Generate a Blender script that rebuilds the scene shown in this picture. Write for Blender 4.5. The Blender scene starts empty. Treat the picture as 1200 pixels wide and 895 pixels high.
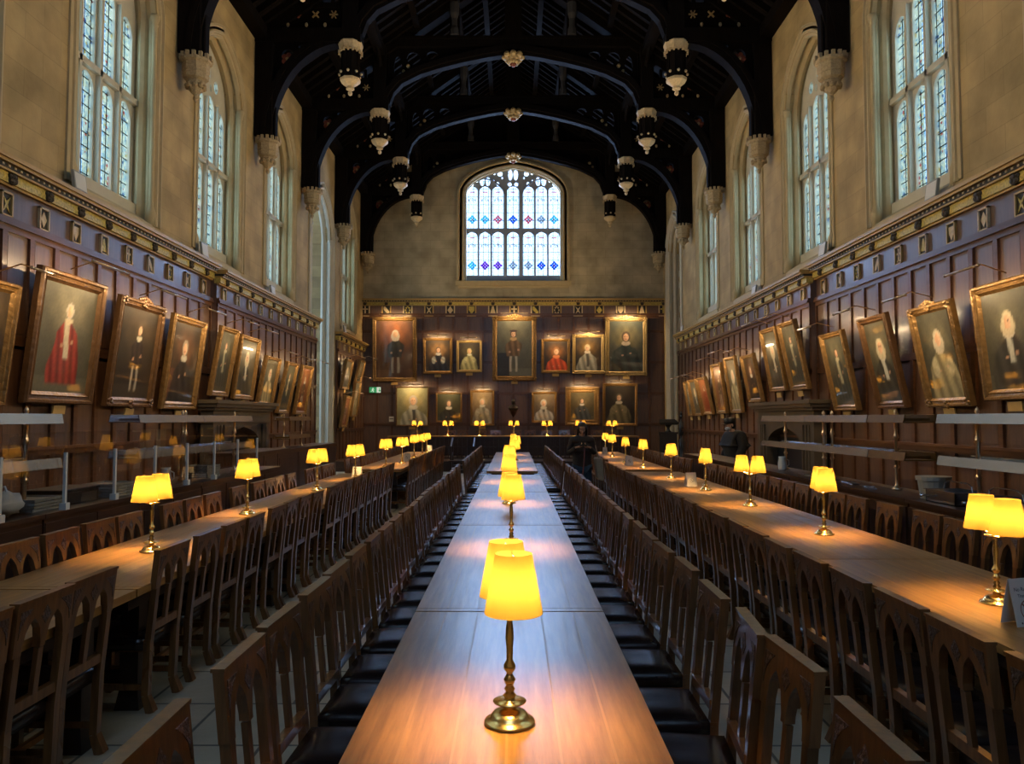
import bpy, bmesh, math, random
from mathutils import Vector, Matrix
random.seed(7)
PI = math.pi
S = bpy.context.scene
COL = S.collection

# ------------------------------------------------------------------ camera, light, exposure
PITCH = math.atan(42.5/900)
CAMZ = 1.75
cam_d = bpy.data.cameras.new('camera'); cam = bpy.data.objects.new('camera', cam_d); COL.objects.link(cam)
cam_d.sensor_width = 36; cam_d.lens = 27.0; cam_d.clip_start = 0.05; cam_d.clip_end = 200
cam.location = (0, 0, CAMZ); cam.rotation_euler = (PI/2 + PITCH, 0, 0.0017)
S.camera = cam
S.view_settings.view_transform = 'Standard'; S.view_settings.look = 'None'
S.view_settings.gamma = 1; S.view_settings.use_curve_mapping = False
S.view_settings.exposure = 0.40
S.cycles.use_denoising = True
S.cycles.max_bounces = 7; S.cycles.diffuse_bounces = 3; S.cycles.glossy_bounces = 3
S.cycles.transmission_bounces = 4; S.cycles.transparent_max_bounces = 12
S.cycles.sample_clamp_indirect = 4.0
S.cycles.caustics_reflective = False; S.cycles.caustics_refractive = False
S.cycles.use_light_tree = True

W = bpy.data.worlds.new('world'); S.world = W; W.use_nodes = True
W.node_tree.nodes['Background'].inputs[0].default_value = (0.55, 0.68, 0.85, 1)
W.node_tree.nodes['Background'].inputs[1].default_value = 2.4

DAY = (0.80, 0.93, 1.0)
SIDE_DAY = 210      # watts behind each side window
END_DAY = 1900      # behind the great window at the far end
NEAR_DAY = 160     # behind the window in the wall behind the camera
FLOOD = 64         # each warm floodlight on the ledges
BULB = 21.0          # each lamp bulb
PIC = 6.5           # each picture light, per metre
SHADE_E = 0.10

def area(name, loc, rot, sx, sy, power, color, spread=PI):
    l = bpy.data.lights.new(name, 'AREA'); l.shape = 'RECTANGLE'; l.size = sx; l.size_y = sy
    l.energy = power; l.color = color; l.spread = spread
    o = bpy.data.objects.new(name, l); COL.objects.link(o); o.location = loc; o.rotation_euler = rot
    return o
WIN_Y = [3.45, 7.55, 11.68, 15.8, 19.9, 23.95, 28.2]
for k, y in enumerate(WIN_Y):
    if k != 5: area('daylight', (-7.02, y+.25, 7.6), (0, -PI/2, 0), 5.2, 2.9, SIDE_DAY, DAY)
    if k != 6: area('daylight', (7.02, y+.25, 7.6), (0, PI/2, 0), 5.2, 2.9, SIDE_DAY*0.9, DAY)
area('daylight', (-9.6, 24.2, 5.0), (0, -PI/2, 0), 6.0, 2.4, SIDE_DAY*1.3, DAY)
area('daylight', (0, 32.6, 9.6), (-PI/2, 0, 0), 5.2, 6.0, END_DAY, (0.55, 0.72, 1.0))
area('daylight', (0, -5.4, 8.6), (PI/2, 0, 0), 5.0, 6.0, NEAR_DAY, (0.55, 0.75, 1.0))

# ------------------------------------------------------------------ projection helper: photo pixel -> point on a plane
cp, sp = math.cos(PITCH), math.sin(PITCH)
def ray(px, py):
    r = (px - 600)/900; u = (447.5 - py)/900
    d = Vector((r, cp - u*sp, sp + u*cp))
    c, s = math.cos(0.0017), math.sin(0.0017)
    return Vector((d.x*c - d.y*s, d.x*s + d.y*c, d.z))
def onplane(px, py, axis, val):
    d = ray(px, py); o = Vector((0, 0, CAMZ)); t = (val - o[axis])/d[axis]
    return o + d*t

# ------------------------------------------------------------------ materials
def newmat(name):
    m = bpy.data.materials.new(name); m.use_nodes = True
    return m, m.node_tree, m.node_tree.nodes['Principled BSDF']
def N(nt, t, **kw):
    n = nt.nodes.new(t)
    for k, v in kw.items(): setattr(n, k, v)
    return n
def rgb(c): return (c[0], c[1], c[2], 1)
def simple(name, col, rough=0.5, metal=0.0, var=0.12, nscale=6, bump=0.0, emit=None, es=0, coat=0, tint=0.0):
    m, nt, b = newmat(name)
    tc = N(nt, 'ShaderNodeTexCoord'); nz = N(nt, 'ShaderNodeTexNoise')
    nz.inputs['Scale'].default_value = nscale; nz.inputs['Detail'].default_value = 5
    nt.links.new(tc.outputs['Object'], nz.inputs['Vector'])
    mx = N(nt, 'ShaderNodeMix', data_type='RGBA')
    mx.inputs[6].default_value = rgb([c*(1-var) for c in col]); mx.inputs[7].default_value = rgb([min(1, c*(1+var)) for c in col])
    nt.links.new(nz.outputs['Fac'], mx.inputs[0])
    out = mx.outputs[2]
    if tint:
        oi = N(nt, 'ShaderNodeObjectInfo'); hs = N(nt, 'ShaderNodeHueSaturation')
        mr = N(nt, 'ShaderNodeMapRange'); mr.inputs[3].default_value = 1-tint; mr.inputs[4].default_value = 1+tint
        nt.links.new(oi.outputs['Random'], mr.inputs[0]); nt.links.new(mr.outputs[0], hs.inputs['Value'])
        nt.links.new(out, hs.inputs['Color']); out = hs.outputs[0]
    nt.links.new(out, b.inputs['Base Color'])
    b.inputs['Roughness'].default_value = rough; b.inputs['Metallic'].default_value = metal
    b.inputs['Coat Weight'].default_value = coat
    if emit: b.inputs['Emission Color'].default_value = rgb(emit); b.inputs['Emission Strength'].default_value = es
    if bump:
        bp = N(nt, 'ShaderNodeBump'); bp.inputs['Strength'].default_value = bump; bp.inputs['Distance'].default_value = 0.02
        nt.links.new(nz.outputs['Fac'], bp.inputs['Height']); nt.links.new(bp.outputs[0], b.inputs['Normal'])
    return m
def wood(name, c1, c2, rough=0.4, stretch=(14, 1.2, 14), bump=0.15, coat=0.0, tint=0.0, scale=2.2, rvar=0.12, spec=0.5):
    """grain runs along the axis with the small stretch value"""
    m, nt, b = newmat(name)
    tc = N(nt, 'ShaderNodeTexCoord'); mp = N(nt, 'ShaderNodeMapping'); mp.inputs['Scale'].default_value = stretch
    nt.links.new(tc.outputs['Object'], mp.inputs['Vector'])
    nz = N(nt, 'ShaderNodeTexNoise'); nz.inputs['Scale'].default_value = scale; nz.inputs['Detail'].default_value = 8; nz.inputs['Roughness'].default_value = 0.65
    nt.links.new(mp.outputs[0], nz.inputs['Vector'])
    n2 = N(nt, 'ShaderNodeTexNoise'); n2.inputs['Scale'].default_value = 1.1; nt.links.new(tc.outputs['Object'], n2.inputs['Vector'])
    cr = N(nt, 'ShaderNodeValToRGB'); cr.color_ramp.elements[0].position = 0.33; cr.color_ramp.elements[1].position = 0.7
    cr.color_ramp.elements[0].color = rgb(c1); cr.color_ramp.elements[1].color = rgb(c2)
    nt.links.new(nz.outputs['Fac'], cr.inputs[0])
    hs = N(nt, 'ShaderNodeHueSaturation'); mr = N(nt, 'ShaderNodeMapRange'); mr.inputs[3].default_value = 0.75; mr.inputs[4].default_value = 1.25
    nt.links.new(n2.outputs['Fac'], mr.inputs[0]); nt.links.new(mr.outputs[0], hs.inputs['Value']); nt.links.new(cr.outputs[0], hs.inputs['Color'])
    out = hs.outputs[0]
    if tint:
        oi = N(nt, 'ShaderNodeObjectInfo'); h2 = N(nt, 'ShaderNodeHueSaturation'); m2 = N(nt, 'ShaderNodeMapRange')
        m2.inputs[3].default_value = 1-tint; m2.inputs[4].default_value = 1+tint
        nt.links.new(oi.outputs['Random'], m2.inputs[0]); nt.links.new(m2.outputs[0], h2.inputs['Value']); nt.links.new(out, h2.inputs['Color']); out = h2.outputs[0]
    nt.links.new(out, b.inputs['Base Color'])
    r2 = N(nt, 'ShaderNodeMapRange'); r2.inputs[3].default_value = max(0.02, rough-rvar); r2.inputs[4].default_value = rough+rvar
    nt.links.new(n2.outputs['Fac'], r2.inputs[0]); nt.links.new(r2.outputs[0], b.inputs['Roughness'])
    b.inputs['Coat Weight'].default_value = coat; b.inputs['Coat Roughness'].default_value = 0.15
    b.inputs['Specular IOR Level'].default_value = spec
    if bump:
        bp = N(nt, 'ShaderNodeBump'); bp.inputs['Strength'].default_value = bump; bp.inputs['Distance'].default_value = 0.004
        nt.links.new(nz.outputs['Fac'], bp.inputs['Height']); nt.links.new(bp.outputs[0], b.inputs['Normal'])
    return m
def ashlar(name, c1, c2, mortar, axes, bw=0.75, bh=0.36, rough=0.85, msize=0.006):
    """stone courses; axes: which object coordinates make u and v"""
    m, nt, b = newmat(name)
    tc = N(nt, 'ShaderNodeTexCoord'); sx = N(nt, 'ShaderNodeSeparateXYZ'); cx = N(nt, 'ShaderNodeCombineXYZ')
    nt.links.new(tc.outputs['Object'], sx.inputs[0])
    nt.links.new(sx.outputs[axes[0]], cx.inputs[0]); nt.links.new(sx.outputs[axes[1]], cx.inputs[1])
    br = N(nt, 'ShaderNodeTexBrick'); br.inputs['Scale'].default_value = 1; br.inputs['Brick Width'].default_value = bw
    br.inputs['Row Height'].default_value = bh; br.inputs['Mortar Size'].default_value = msize; br.inputs['Mortar Smooth'].default_value = 0.4
    br.inputs['Color1'].default_value = rgb(c1); br.inputs['Color2'].default_value = rgb(c2); br.inputs['Mortar'].default_value = rgb(mortar)
    nt.links.new(cx.outputs[0], br.inputs['Vector'])
    nz = N(nt, 'ShaderNodeTexNoise'); nz.inputs['Scale'].default_value = 1.6; nz.inputs['Detail'].default_value = 7
    nt.links.new(tc.outputs['Object'], nz.inputs['Vector'])
    n3 = N(nt, 'ShaderNodeTexNoise'); n3.inputs['Scale'].default_value = 22; n3.inputs['Detail'].default_value = 4
    nt.links.new(tc.outputs['Object'], n3.inputs['Vector'])
    hs = N(nt, 'ShaderNodeHueSaturation'); mr = N(nt, 'ShaderNodeMapRange'); mr.inputs[1].default_value = 0.3; mr.inputs[2].default_value = 0.7
    mr.inputs[3].default_value = 0.72; mr.inputs[4].default_value = 1.2
    nt.links.new(nz.outputs['Fac'], mr.inputs[0]); nt.links.new(mr.outputs[0], hs.inputs['Value']); nt.links.new(br.outputs['Color'], hs.inputs['Color'])
    nt.links.new(hs.outputs[0], b.inputs['Base Color']); b.inputs['Roughness'].default_value = rough
    b.inputs['Specular IOR Level'].default_value = 0.25
    bp = N(nt, 'ShaderNodeBump'); bp.inputs['Strength'].default_value = 0.35; bp.inputs['Distance'].default_value = 0.01
    nt.links.new(n3.outputs['Fac'], bp.inputs['Height']); nt.links.new(bp.outputs[0], b.inputs['Normal'])
    return m
def glass(name, tint=(1, 1, 1), refl=0.12, rough=0.02, lead=None):
    m = bpy.data.materials.new(name); m.use_nodes = True; nt = m.node_tree; nt.nodes.clear()
    o = N(nt, 'ShaderNodeOutputMaterial'); t = N(nt, 'ShaderNodeBsdfTransparent'); g = N(nt, 'ShaderNodeBsdfGlossy'); mx = N(nt, 'ShaderNodeMixShader')
    t.inputs[0].default_value = rgb(tint); g.inputs['Roughness'].default_value = rough; g.inputs[0].default_value = (.9, .9, .9, 1)
    lw = N(nt, 'ShaderNodeLayerWeight'); pw = N(nt, 'ShaderNodeMath', operation='POWER'); pw.inputs[1].default_value = 4.0; lw.inputs['Blend'].default_value = .5
    ml = N(nt, 'ShaderNodeMath', operation='MULTIPLY_ADD'); ml.inputs[1].default_value = .7; ml.inputs[2].default_value = refl
    nt.links.new(lw.outputs['Facing'], pw.inputs[0]); nt.links.new(pw.outputs[0], ml.inputs[0]); nt.links.new(ml.outputs[0], mx.inputs[0]); ml.use_clamp = True
    nt.links.new(t.outputs[0], mx.inputs[1]); nt.links.new(g.outputs[0], mx.inputs[2])
    last = mx.outputs[0]
    if lead:   # (scale_u, scale_v, ramp colours, axis) leaded quarries with varied tints
        su, sv, cols, ax = lead
        tc = N(nt, 'ShaderNodeTexCoord'); sx = N(nt, 'ShaderNodeSeparateXYZ'); cx = N(nt, 'ShaderNodeCombineXYZ')
        nt.links.new(tc.outputs['Object'], sx.inputs[0]); nt.links.new(sx.outputs[ax], cx.inputs[0]); nt.links.new(sx.outputs[2], cx.inputs[1])
        br = N(nt, 'ShaderNodeTexBrick'); br.inputs['Scale'].default_value = 1; br.inputs['Brick Width'].default_value = su; br.inputs['Row Height'].default_value = sv
        br.inputs['Mortar Size'].default_value = 0.008; br.offset = 0.0; br.inputs['Color1'].default_value = (0, 0, 0, 1); br.inputs['Color2'].default_value = (1, 1, 1, 1)
        nt.links.new(cx.outputs[0], br.inputs['Vector'])
        vo = N(nt, 'ShaderNodeTexVoronoi'); vo.inputs['Scale'].default_value = 24; nt.links.new(cx.outputs[0], vo.inputs['Vector'])
        sc = N(nt, 'ShaderNodeSeparateColor'); nt.links.new(vo.outputs['Color'], sc.inputs[0])
        cr = N(nt, 'ShaderNodeValToRGB'); cr.color_ramp.interpolation = 'CONSTANT'
        els = cr.color_ramp.elements
        for i, (p, c) in enumerate(cols):
            e = els[i] if i < 2 else els.new(p)
            e.position = p; e.color = rgb(c)
        nt.links.new(sc.outputs[0], cr.inputs[0])
        nt.links.new(cr.outputs[0], t.inputs[0])
        d = N(nt, 'ShaderNodeBsdfDiffuse'); d.inputs[0].default_value = (.02, .02, .02, 1)
        m2 = N(nt, 'ShaderNodeMixShader'); nt.links.new(br.outputs['Fac'], m2.inputs[0])
        nt.links.new(last, m2.inputs[1]); nt.links.new(d.outputs[0], m2.inputs[2]); last = m2.outputs[0]
    nt.links.new(last, o.inputs[0])
    return m

M = {}
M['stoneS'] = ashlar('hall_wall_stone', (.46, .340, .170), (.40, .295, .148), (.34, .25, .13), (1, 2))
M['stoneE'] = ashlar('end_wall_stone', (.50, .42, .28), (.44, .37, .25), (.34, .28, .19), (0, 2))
M['stone'] = simple('dressed_stone', (.50, .395, .225), 0.8, var=.15, nscale=7, bump=.25)
M['palestone'] = simple('pale_dressed_stone', (.56, .52, .42), 0.8, var=.12, nscale=6, bump=.2)
M['carvedstone'] = simple('carved_stone', (.44, .34, .20), 0.85, var=.45, nscale=28, bump=1.0)
M['floor'] = ashlar('stone_flags', (.56, .46, .32), (.47, .39, .27), (.12, .105, .08), (0, 1), bw=0.9, bh=0.6, rough=0.45, msize=0.012)
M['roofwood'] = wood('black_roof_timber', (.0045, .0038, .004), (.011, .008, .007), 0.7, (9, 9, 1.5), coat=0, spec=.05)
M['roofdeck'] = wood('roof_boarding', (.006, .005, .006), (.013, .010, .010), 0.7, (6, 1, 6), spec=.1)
M['bronzegilt'] = simple('faded_gilding', (.50, .36, .17), .5, .2, var=.5, nscale=20, bump=.4)
M['creampaint'] = simple('cream_painted_carving', (.60, .46, .27), .55, 0, var=.35, nscale=25, bump=.4)
M['redpaint'] = simple('dull_red_paint', (.22, .055, .03), .6, 0, var=.4, nscale=20)
M['panel'] = wood('panelling_oak', (.062, .027, .013), (.128, .058, .029), 0.42, (10, 10, 1.0), bump=.12, coat=.15, rvar=.07, spec=.95)
M['panelrail'] = wood('panelling_rail_oak', (.066, .028, .013), (.132, .057, .027), 0.33, (4, 1, 6), bump=.12, coat=.1)
M['darkoak'] = wood('dark_counter_oak', (.030, .012, .006), (.065, .027, .013), 0.36, (5, 1, 9), bump=.1, coat=.1)
M['mantelstone'] = simple('dark_brown_marble', (.085, .065, .042), .4, 0, var=.3, nscale=5)
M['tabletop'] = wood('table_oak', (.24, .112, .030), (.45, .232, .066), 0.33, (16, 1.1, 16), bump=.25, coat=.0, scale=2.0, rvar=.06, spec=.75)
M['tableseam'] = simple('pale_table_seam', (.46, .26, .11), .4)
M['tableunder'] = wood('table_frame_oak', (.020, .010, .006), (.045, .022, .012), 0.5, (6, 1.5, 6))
M['chairwood'] = wood('chair_oak', (.12, .046, .014), (.25, .105, .032), 0.30, (18, 18, 1.6), bump=.2, coat=.6, tint=.22)
M['chairseat'] = simple('dark_leather', (.022, .012, .011), .26, 0, var=.3, nscale=5, bump=.12, tint=.2)
M['chaircarve'] = simple('carved_oak', (.085, .036, .014), .5, 0, var=.7, nscale=60, bump=1.0)
M['brass'] = simple('polished_brass', (1.0, .70, .27), .27, 1.0, var=.06, nscale=4)
M['oldbrass'] = simple('worn_brass', (.75, .55, .35), .28, 1.0, var=.2, nscale=8)
M['steel'] = simple('brushed_steel', (.55, .57, .61), .24, 1.0, var=.08, nscale=12)
M['bronze'] = simple('brown_tinted_metal', (.20, .12, .045), .35, .8, var=.2, nscale=9)  # on the short right rack this brown stands in for reflected wood
M['white'] = simple('white_paper', (.72, .70, .66), .6, var=.03)
M['whiteplastic'] = simple('white_plastic', (.70, .70, .68), .35, var=.04)
M['greyplastic'] = simple('grey_plastic', (.30, .31, .29), .45, var=.1)
M['black'] = simple('black_paint', (.010, .010, .011), .4, var=.2)
M['ink'] = simple('grey_ink', (.08, .08, .09), .7)
M['inkred'] = simple('brown_red_ink', (.33, .14, .10), .7)
M['gilt'] = simple('gilt_frame', (.24, .135, .045), .36, .55, var=.5, nscale=16, bump=.7)
M['giltlight'] = simple('bright_gilt_frame', (.42, .29, .12), .38, .55, var=.4, nscale=22, bump=.8)
M['giltdark'] = simple('dark_gilt_frame', (.13, .065, .025), .36, .45, var=.4, nscale=14, bump=.6)
M['giltcornice'] = simple('gilded_carved_cornice', (.68, .42, .10), .5, .1, var=.85, nscale=26, bump=1.0)
M['corniceoak'] = simple('ochre_moulding', (.48, .31, .10), .5, .1, var=.2, nscale=8)
M['cornicedark'] = simple('black_band', (.018, .014, .010), .5, var=.3)
M['corniceboss'] = simple('dark_carved_boss', (.05, .035, .02), .6, var=.6, nscale=30, bump=1)  # carved foliage, dark in its own colour
M['shade'] = None
M['glass'] = glass('clear_glass', (.97, .98, .98), .15, rough=.004)
M['sidepane'] = glass('side_stained_glass', (.8, .9, .95), .05, lead=(.17, .21,
     [(0, (.56, .67, .72)), (.30, (.70, .77, .78)), (.52, (.44, .60, .70)), (.70, (.66, .74, .72)), (.93, (.56, .52, .34)), (.96, (.18, .30, .50)), (.985, (.50, .14, .16))], 1))
M['endpane'] = glass('great_window_glass', (.9, .95, 1), .05, lead=(.205, .33,
     [(0, (.80, .88, .98)), (.4, (.88, .94, 1.0)), (.8, (.72, .86, 1.0))], 0))
def shade_mat():
    m = bpy.data.materials.new('yellow_lamp_shade'); m.use_nodes = True; nt = m.node_tree; nt.nodes.clear()
    o = N(nt, 'ShaderNodeOutputMaterial'); d = N(nt, 'ShaderNodeBsdfDiffuse'); t = N(nt, 'ShaderNodeBsdfTranslucent'); mx = N(nt, 'ShaderNodeMixShader')
    d.inputs[0].default_value = (.30, .18, .05, 1); t.inputs[0].default_value = (.085, .050, .010, 1); mx.inputs[0].default_value = .62
    e = N(nt, 'ShaderNodeEmission'); e.inputs[0].default_value = (1.0, .50, .04, 1); e.inputs[1].default_value = SHADE_E
    ad = N(nt, 'ShaderNodeAddShader')
    nt.links.new(d.outputs[0], mx.inputs[1]); nt.links.new(t.outputs[0], mx.inputs[2]); nt.links.new(mx.outputs[0], ad.inputs[0]); nt.links.new(e.outputs[0], ad.inputs[1])
    nt.links.new(ad.outputs[0], o.inputs[0]); return m
M['shade'] = shade_mat()
M['bulb'] = simple('lit_bulb', (1, .9, .7), .5, emit=(1, .72, .35), es=12)

# ------------------------------------------------------------------ mesh builder
class MB:
    def __init__(s): s.v = []; s.f = []; s.m = []; s.mats = []; s.cur = 0; s.sm = []; s.smooth = False; s.T = None
    def mat(s, key):
        m = M[key] if isinstance(key, str) else key
        if m not in s.mats: s.mats.append(m)
        s.cur = s.mats.index(m); return s
    def add(s, vs, fs):
        b = len(s.v)
        for p in vs:
            p = Vector(p)
            s.v.append(s.T @ p if s.T is not None else p)
        for f in fs: s.f.append([b+i for i in f]); s.m.append(s.cur); s.sm.append(s.smooth)
    def quad(s, a, b, c, d): s.add([a, b, c, d], [(0, 1, 2, 3)])
    def box(s, x0, x1, y0, y1, z0, z1):
        if x0 > x1: x0, x1 = x1, x0
        if y0 > y1: y0, y1 = y1, y0
        if z0 > z1: z0, z1 = z1, z0
        s.add([(x0, y0, z0), (x1, y0, z0), (x1, y1, z0), (x0, y1, z0), (x0, y0, z1), (x1, y0, z1), (x1, y1, z1), (x0, y1, z1)],
              [(3, 2, 1, 0), (4, 5, 6, 7), (0, 1, 5, 4), (1, 2, 6, 5), (2, 3, 7, 6), (3, 0, 4, 7)])
    def bar(s, p0, p1, w, h, up=(0, 0, 1), w1=None, h1=None):
        p0, p1 = Vector(p0), Vector(p1); d = (p1-p0).normalized(); u = Vector(up)
        r = d.cross(u)
        if r.length < 1e-4: r = d.cross(Vector((0, 1, 0)))
        r.normalize(); u = r.cross(d).normalized(); w1 = w1 or w; h1 = h1 or h
        vs = []
        for p, a, b in ((p0, w, h), (p1, w1, h1)):
            vs += [p-r*a/2-u*b/2, p+r*a/2-u*b/2, p+r*a/2+u*b/2, p-r*a/2+u*b/2]
        s.add(vs, [(0, 1, 2, 3), (7, 6, 5, 4), (0, 4, 5, 1), (1, 5, 6, 2), (2, 6, 7, 3), (3, 7, 4, 0)])
    def tube(s, pts, r, n=8, caps=True):
        pts = [Vector(p) for p in pts]; vs = []; k = len(pts)
        rs = r if isinstance(r, (list, tuple)) else [r]*k
        prev = None
        for i, p in enumerate(pts):
            d = (pts[min(i+1, k-1)] - pts[max(i-1, 0)]).normalized()
            if prev is None:
                a = Vector((0, 0, 1)) if abs(d.z) < .9 else Vector((1, 0, 0)); x = d.cross(a).normalized()
            else: x = (prev - d*prev.dot(d)).normalized()
            prev = x; y = d.cross(x)
            for j in range(n):
                t = 2*PI*j/n; vs.append(p + x*rs[i]*math.cos(t) + y*rs[i]*math.sin(t))
        fs = [(i*n+j, i*n+(j+1) % n, (i+1)*n+(j+1) % n, (i+1)*n+j) for i in range(k-1) for j in range(n)]
        if caps: fs += [tuple(range(n-1, -1, -1)), tuple(range((k-1)*n, k*n))]
        s.add(vs, fs)
    def lathe(s, prof, c=(0, 0, 0), n=16, sx=1, sy=1, rot=0):
        vs = []; k = len(prof)
        for r, z in prof:
            for j in range(n):
                t = 2*PI*j/n + rot; vs.append((c[0]+r*sx*math.cos(t), c[1]+r*sy*math.sin(t), c[2]+z))
        fs = [(i*n+j, i*n+(j+1) % n, (i+1)*n+(j+1) % n, (i+1)*n+j) for i in range(k-1) for j in range(n)]
        if prof[0][0] > 1e-5: fs.append(tuple(range(n-1, -1, -1)))
        if prof[-1][0] > 1e-5: fs.append(tuple(range((k-1)*n, k*n)))
        s.add(vs, fs)
    def ball(s, c, r, n=10, sx=1, sy=1, sz=1):
        prof = [(max(1e-6, r*math.sin(PI*i/(n))), -r*math.cos(PI*i/n)*sz) for i in range(n+1)]
        s.lathe(prof, c, n+2, sx, sy)
    def sweep(s, path, prof, closed=False, plane='YZ', x=0.0, sgn=1):
        """path: 2D points; prof: list of (offset along left normal, depth); plane gives the 3D map"""
        k = len(path); nv = []
        for i in range(k):
            if closed: a, b = path[i-1], path[(i+1) % k]; p = path[i]
            else: a, b = path[max(i-1, 0)], path[min(i+1, k-1)]; p = path[i]
            e1 = Vector((p[0]-a[0], p[1]-a[1])); e2 = Vector((b[0]-p[0], b[1]-p[1]))
            if e1.length < 1e-9: e1 = e2
            if e2.length < 1e-9: e2 = e1
            n1 = Vector((-e1.y, e1.x)).normalized(); n2 = Vector((-e2.y, e2.x)).normalized()
            n = (n1+n2); n = n/max(1e-6, n.length); n = n/max(.35, n.dot(n1)); nv.append(n)
        vs = []
        for i in range(k):
            for (o, dp) in prof:
                u = path[i][0]+nv[i].x*o; z = path[i][1]+nv[i].y*o; t = x+sgn*dp
                vs.append((t, u, z) if plane == 'YZ' else (u, t, z))
        m = len(prof); fs = []
        for i in range(k if closed else k-1):
            j = (i+1) % k
            for q in range(m-1): fs.append((i*m+q, j*m+q, j*m+q+1, i*m+q+1))
        s.add(vs, fs)
    def pierced(s, u0, u1, lo, hi, holes, t0, t1, F, n=10, extra=()):
        L = lo if callable(lo) else (lambda u: lo); H = hi if callable(hi) else (lambda u: hi)
        bps = {round(u0, 6), round(u1, 6)} | {round(e, 6) for e in extra}
        for (a, b, bo, to) in holes:
            for i in range(n+1): bps.add(round(a+(b-a)*i/n, 6))
        bps = sorted(x for x in bps if u0-1e-6 <= x <= u1+1e-6)
        def spans(q, act):
            out = []; cur = L(q); hq = H(q)
            for (a, b, bo, to) in act:
                q2 = min(max(q, a), b)
                bb = min(max(bo(q2), cur), hq); out.append((cur, bb)); cur = min(max(to(q2), cur), hq)
            out.append((cur, hq)); return out
        for p, q in zip(bps[:-1], bps[1:]):
            if q-p < 1e-6: continue
            m = (p+q)/2
            act = sorted([h for h in holes if h[0] < m < h[1]], key=lambda h: h[2](m))
            for (a0, a1), (b0, b1) in zip(spans(p, act), spans(q, act)):
                if a1-a0 < 1e-6 and b1-b0 < 1e-6: continue
                s.add([F(p, a0, t0), F(q, b0, t0), F(q, b1, t0), F(p, a1, t0)], [(0, 1, 2, 3)])
                s.add([F(p, a0, t1), F(q, b0, t1), F(q, b1, t1), F(p, a1, t1)], [(3, 2, 1, 0)])
                s.add([F(p, a0, t0), F(q, b0, t0), F(q, b0, t1), F(p, a0, t1)], [(3, 2, 1, 0)])
                s.add([F(p, a1, t0), F(q, b1, t0), F(q, b1, t1), F(p, a1, t1)], [(0, 1, 2, 3)])
        for (a, b, bo, to) in holes:
            for e, inside in ((a, a), (b, b)):
                z0, z1 = max(bo(inside), L(e)), min(to(inside), H(e))
                if z1-z0 > 1e-4: s.add([F(e, z0, t0), F(e, z1, t0), F(e, z1, t1), F(e, z0, t1)], [(0, 1, 2, 3)])
        for e in (u0, u1): s.add([F(e, L(e), t0), F(e, H(e), t0), F(e, H(e), t1), F(e, L(e), t1)], [(0, 1, 2, 3)])
    def build(s, name, parent=None, bevel=0, weld=True, mat=None):
        if mat: s.mats = [M[mat] if isinstance(mat, str) else mat]; s.m = [0]*len(s.f)
        me = bpy.data.meshes.new(name); me.from_pydata([tuple(v) for v in s.v], [], s.f)
        for m in s.mats: me.materials.append(m)
        me.polygons.foreach_set('material_index', s.m); me.polygons.foreach_set('use_smooth', s.sm)
        bm = bmesh.new(); bm.from_mesh(me)
        if weld: bmesh.ops.remove_doubles(bm, verts=bm.verts, dist=1e-5)
        bmesh.ops.recalc_face_normals(bm, faces=bm.faces)
        if bevel:
            ed = [e for e in bm.edges if len(e.link_faces) == 2 and e.calc_face_angle(0) > .6]
            bmesh.ops.bevel(bm, geom=ed, offset=bevel, segments=1, affect='EDGES', clamp_overlap=True)
        bm.to_mesh(me); bm.free()
        o = bpy.data.objects.new(name, me); COL.objects.link(o)
        if parent: o.parent = parent
        return o

def tag(o, label=None, cat=None, group=None, kind=None):
    if label: o['label'] = label
    if cat: o['category'] = cat
    if group: o['group'] = group
    if kind: o['kind'] = kind
    return o
def empty(name, loc=(0, 0, 0), rz=0, label=None, cat=None, group=None):
    o = bpy.data.objects.new(name, None); COL.objects.link(o); o.location = loc; o.rotation_euler = (0, 0, rz); o.empty_display_size = .1
    return tag(o, label, cat, group)
def struct(mb, name, label=None, **kw):
    o = mb.build(name, **kw)
    if not kw.get('parent'): o['kind'] = 'structure'
    if label: o['label'] = label
    return o
KIDS = {}
def kids(o):
    if o not in KIDS: KIDS[o] = list(o.children)
    return KIDS[o]
def copy_tree(o, parent=None):
    c = o.copy(); COL.objects.link(c); c.parent = parent
    for ch in kids(o): copy_tree(ch, c)
    return c
ORD = ['first', 'second', 'third', 'fourth', 'fifth', 'sixth', 'seventh', 'eighth', 'ninth', 'tenth', 'eleventh', 'twelfth', 'thirteenth', 'fourteenth', 'fifteenth', 'sixteenth', 'seventeenth', 'eighteenth', 'nineteenth', 'twentieth']
TENS = {2: 'twenty', 3: 'thirty', 4: 'forty'}
def ordn(i):
    n = i+1
    if n <= 20: return ORD[i]
    if n == 30: return 'thirtieth'
    if n == 40: return 'fortieth'
    return TENS[n//10] + '-' + ORD[n % 10-1]
def parch(c, hw, zs, rise, k=.45):
    nrm = math.sqrt(1-(k/(1+k))**2)
    def f(u):
        t = min(1, abs(u-c)/hw); return zs + rise*math.sqrt(max(0, 1-((t+k)/(1+k))**2))/nrm
    return f
def tudor(c, hw, zs, rise):
    def f(u):
        t = min(1, abs(u-c)/hw); return zs + rise*(.72*(1-t**2.6)**.5 + .28*(1-t))
    return f
const = lambda z: (lambda u: z)
def oval(cx, cz, rx, rz):
    g = lambda u: rz*math.sqrt(max(0, 1-((u-cx)/rx)**2))
    return (cx-rx, cx+rx, lambda u: cz-g(u), lambda u: cz+g(u))
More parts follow.
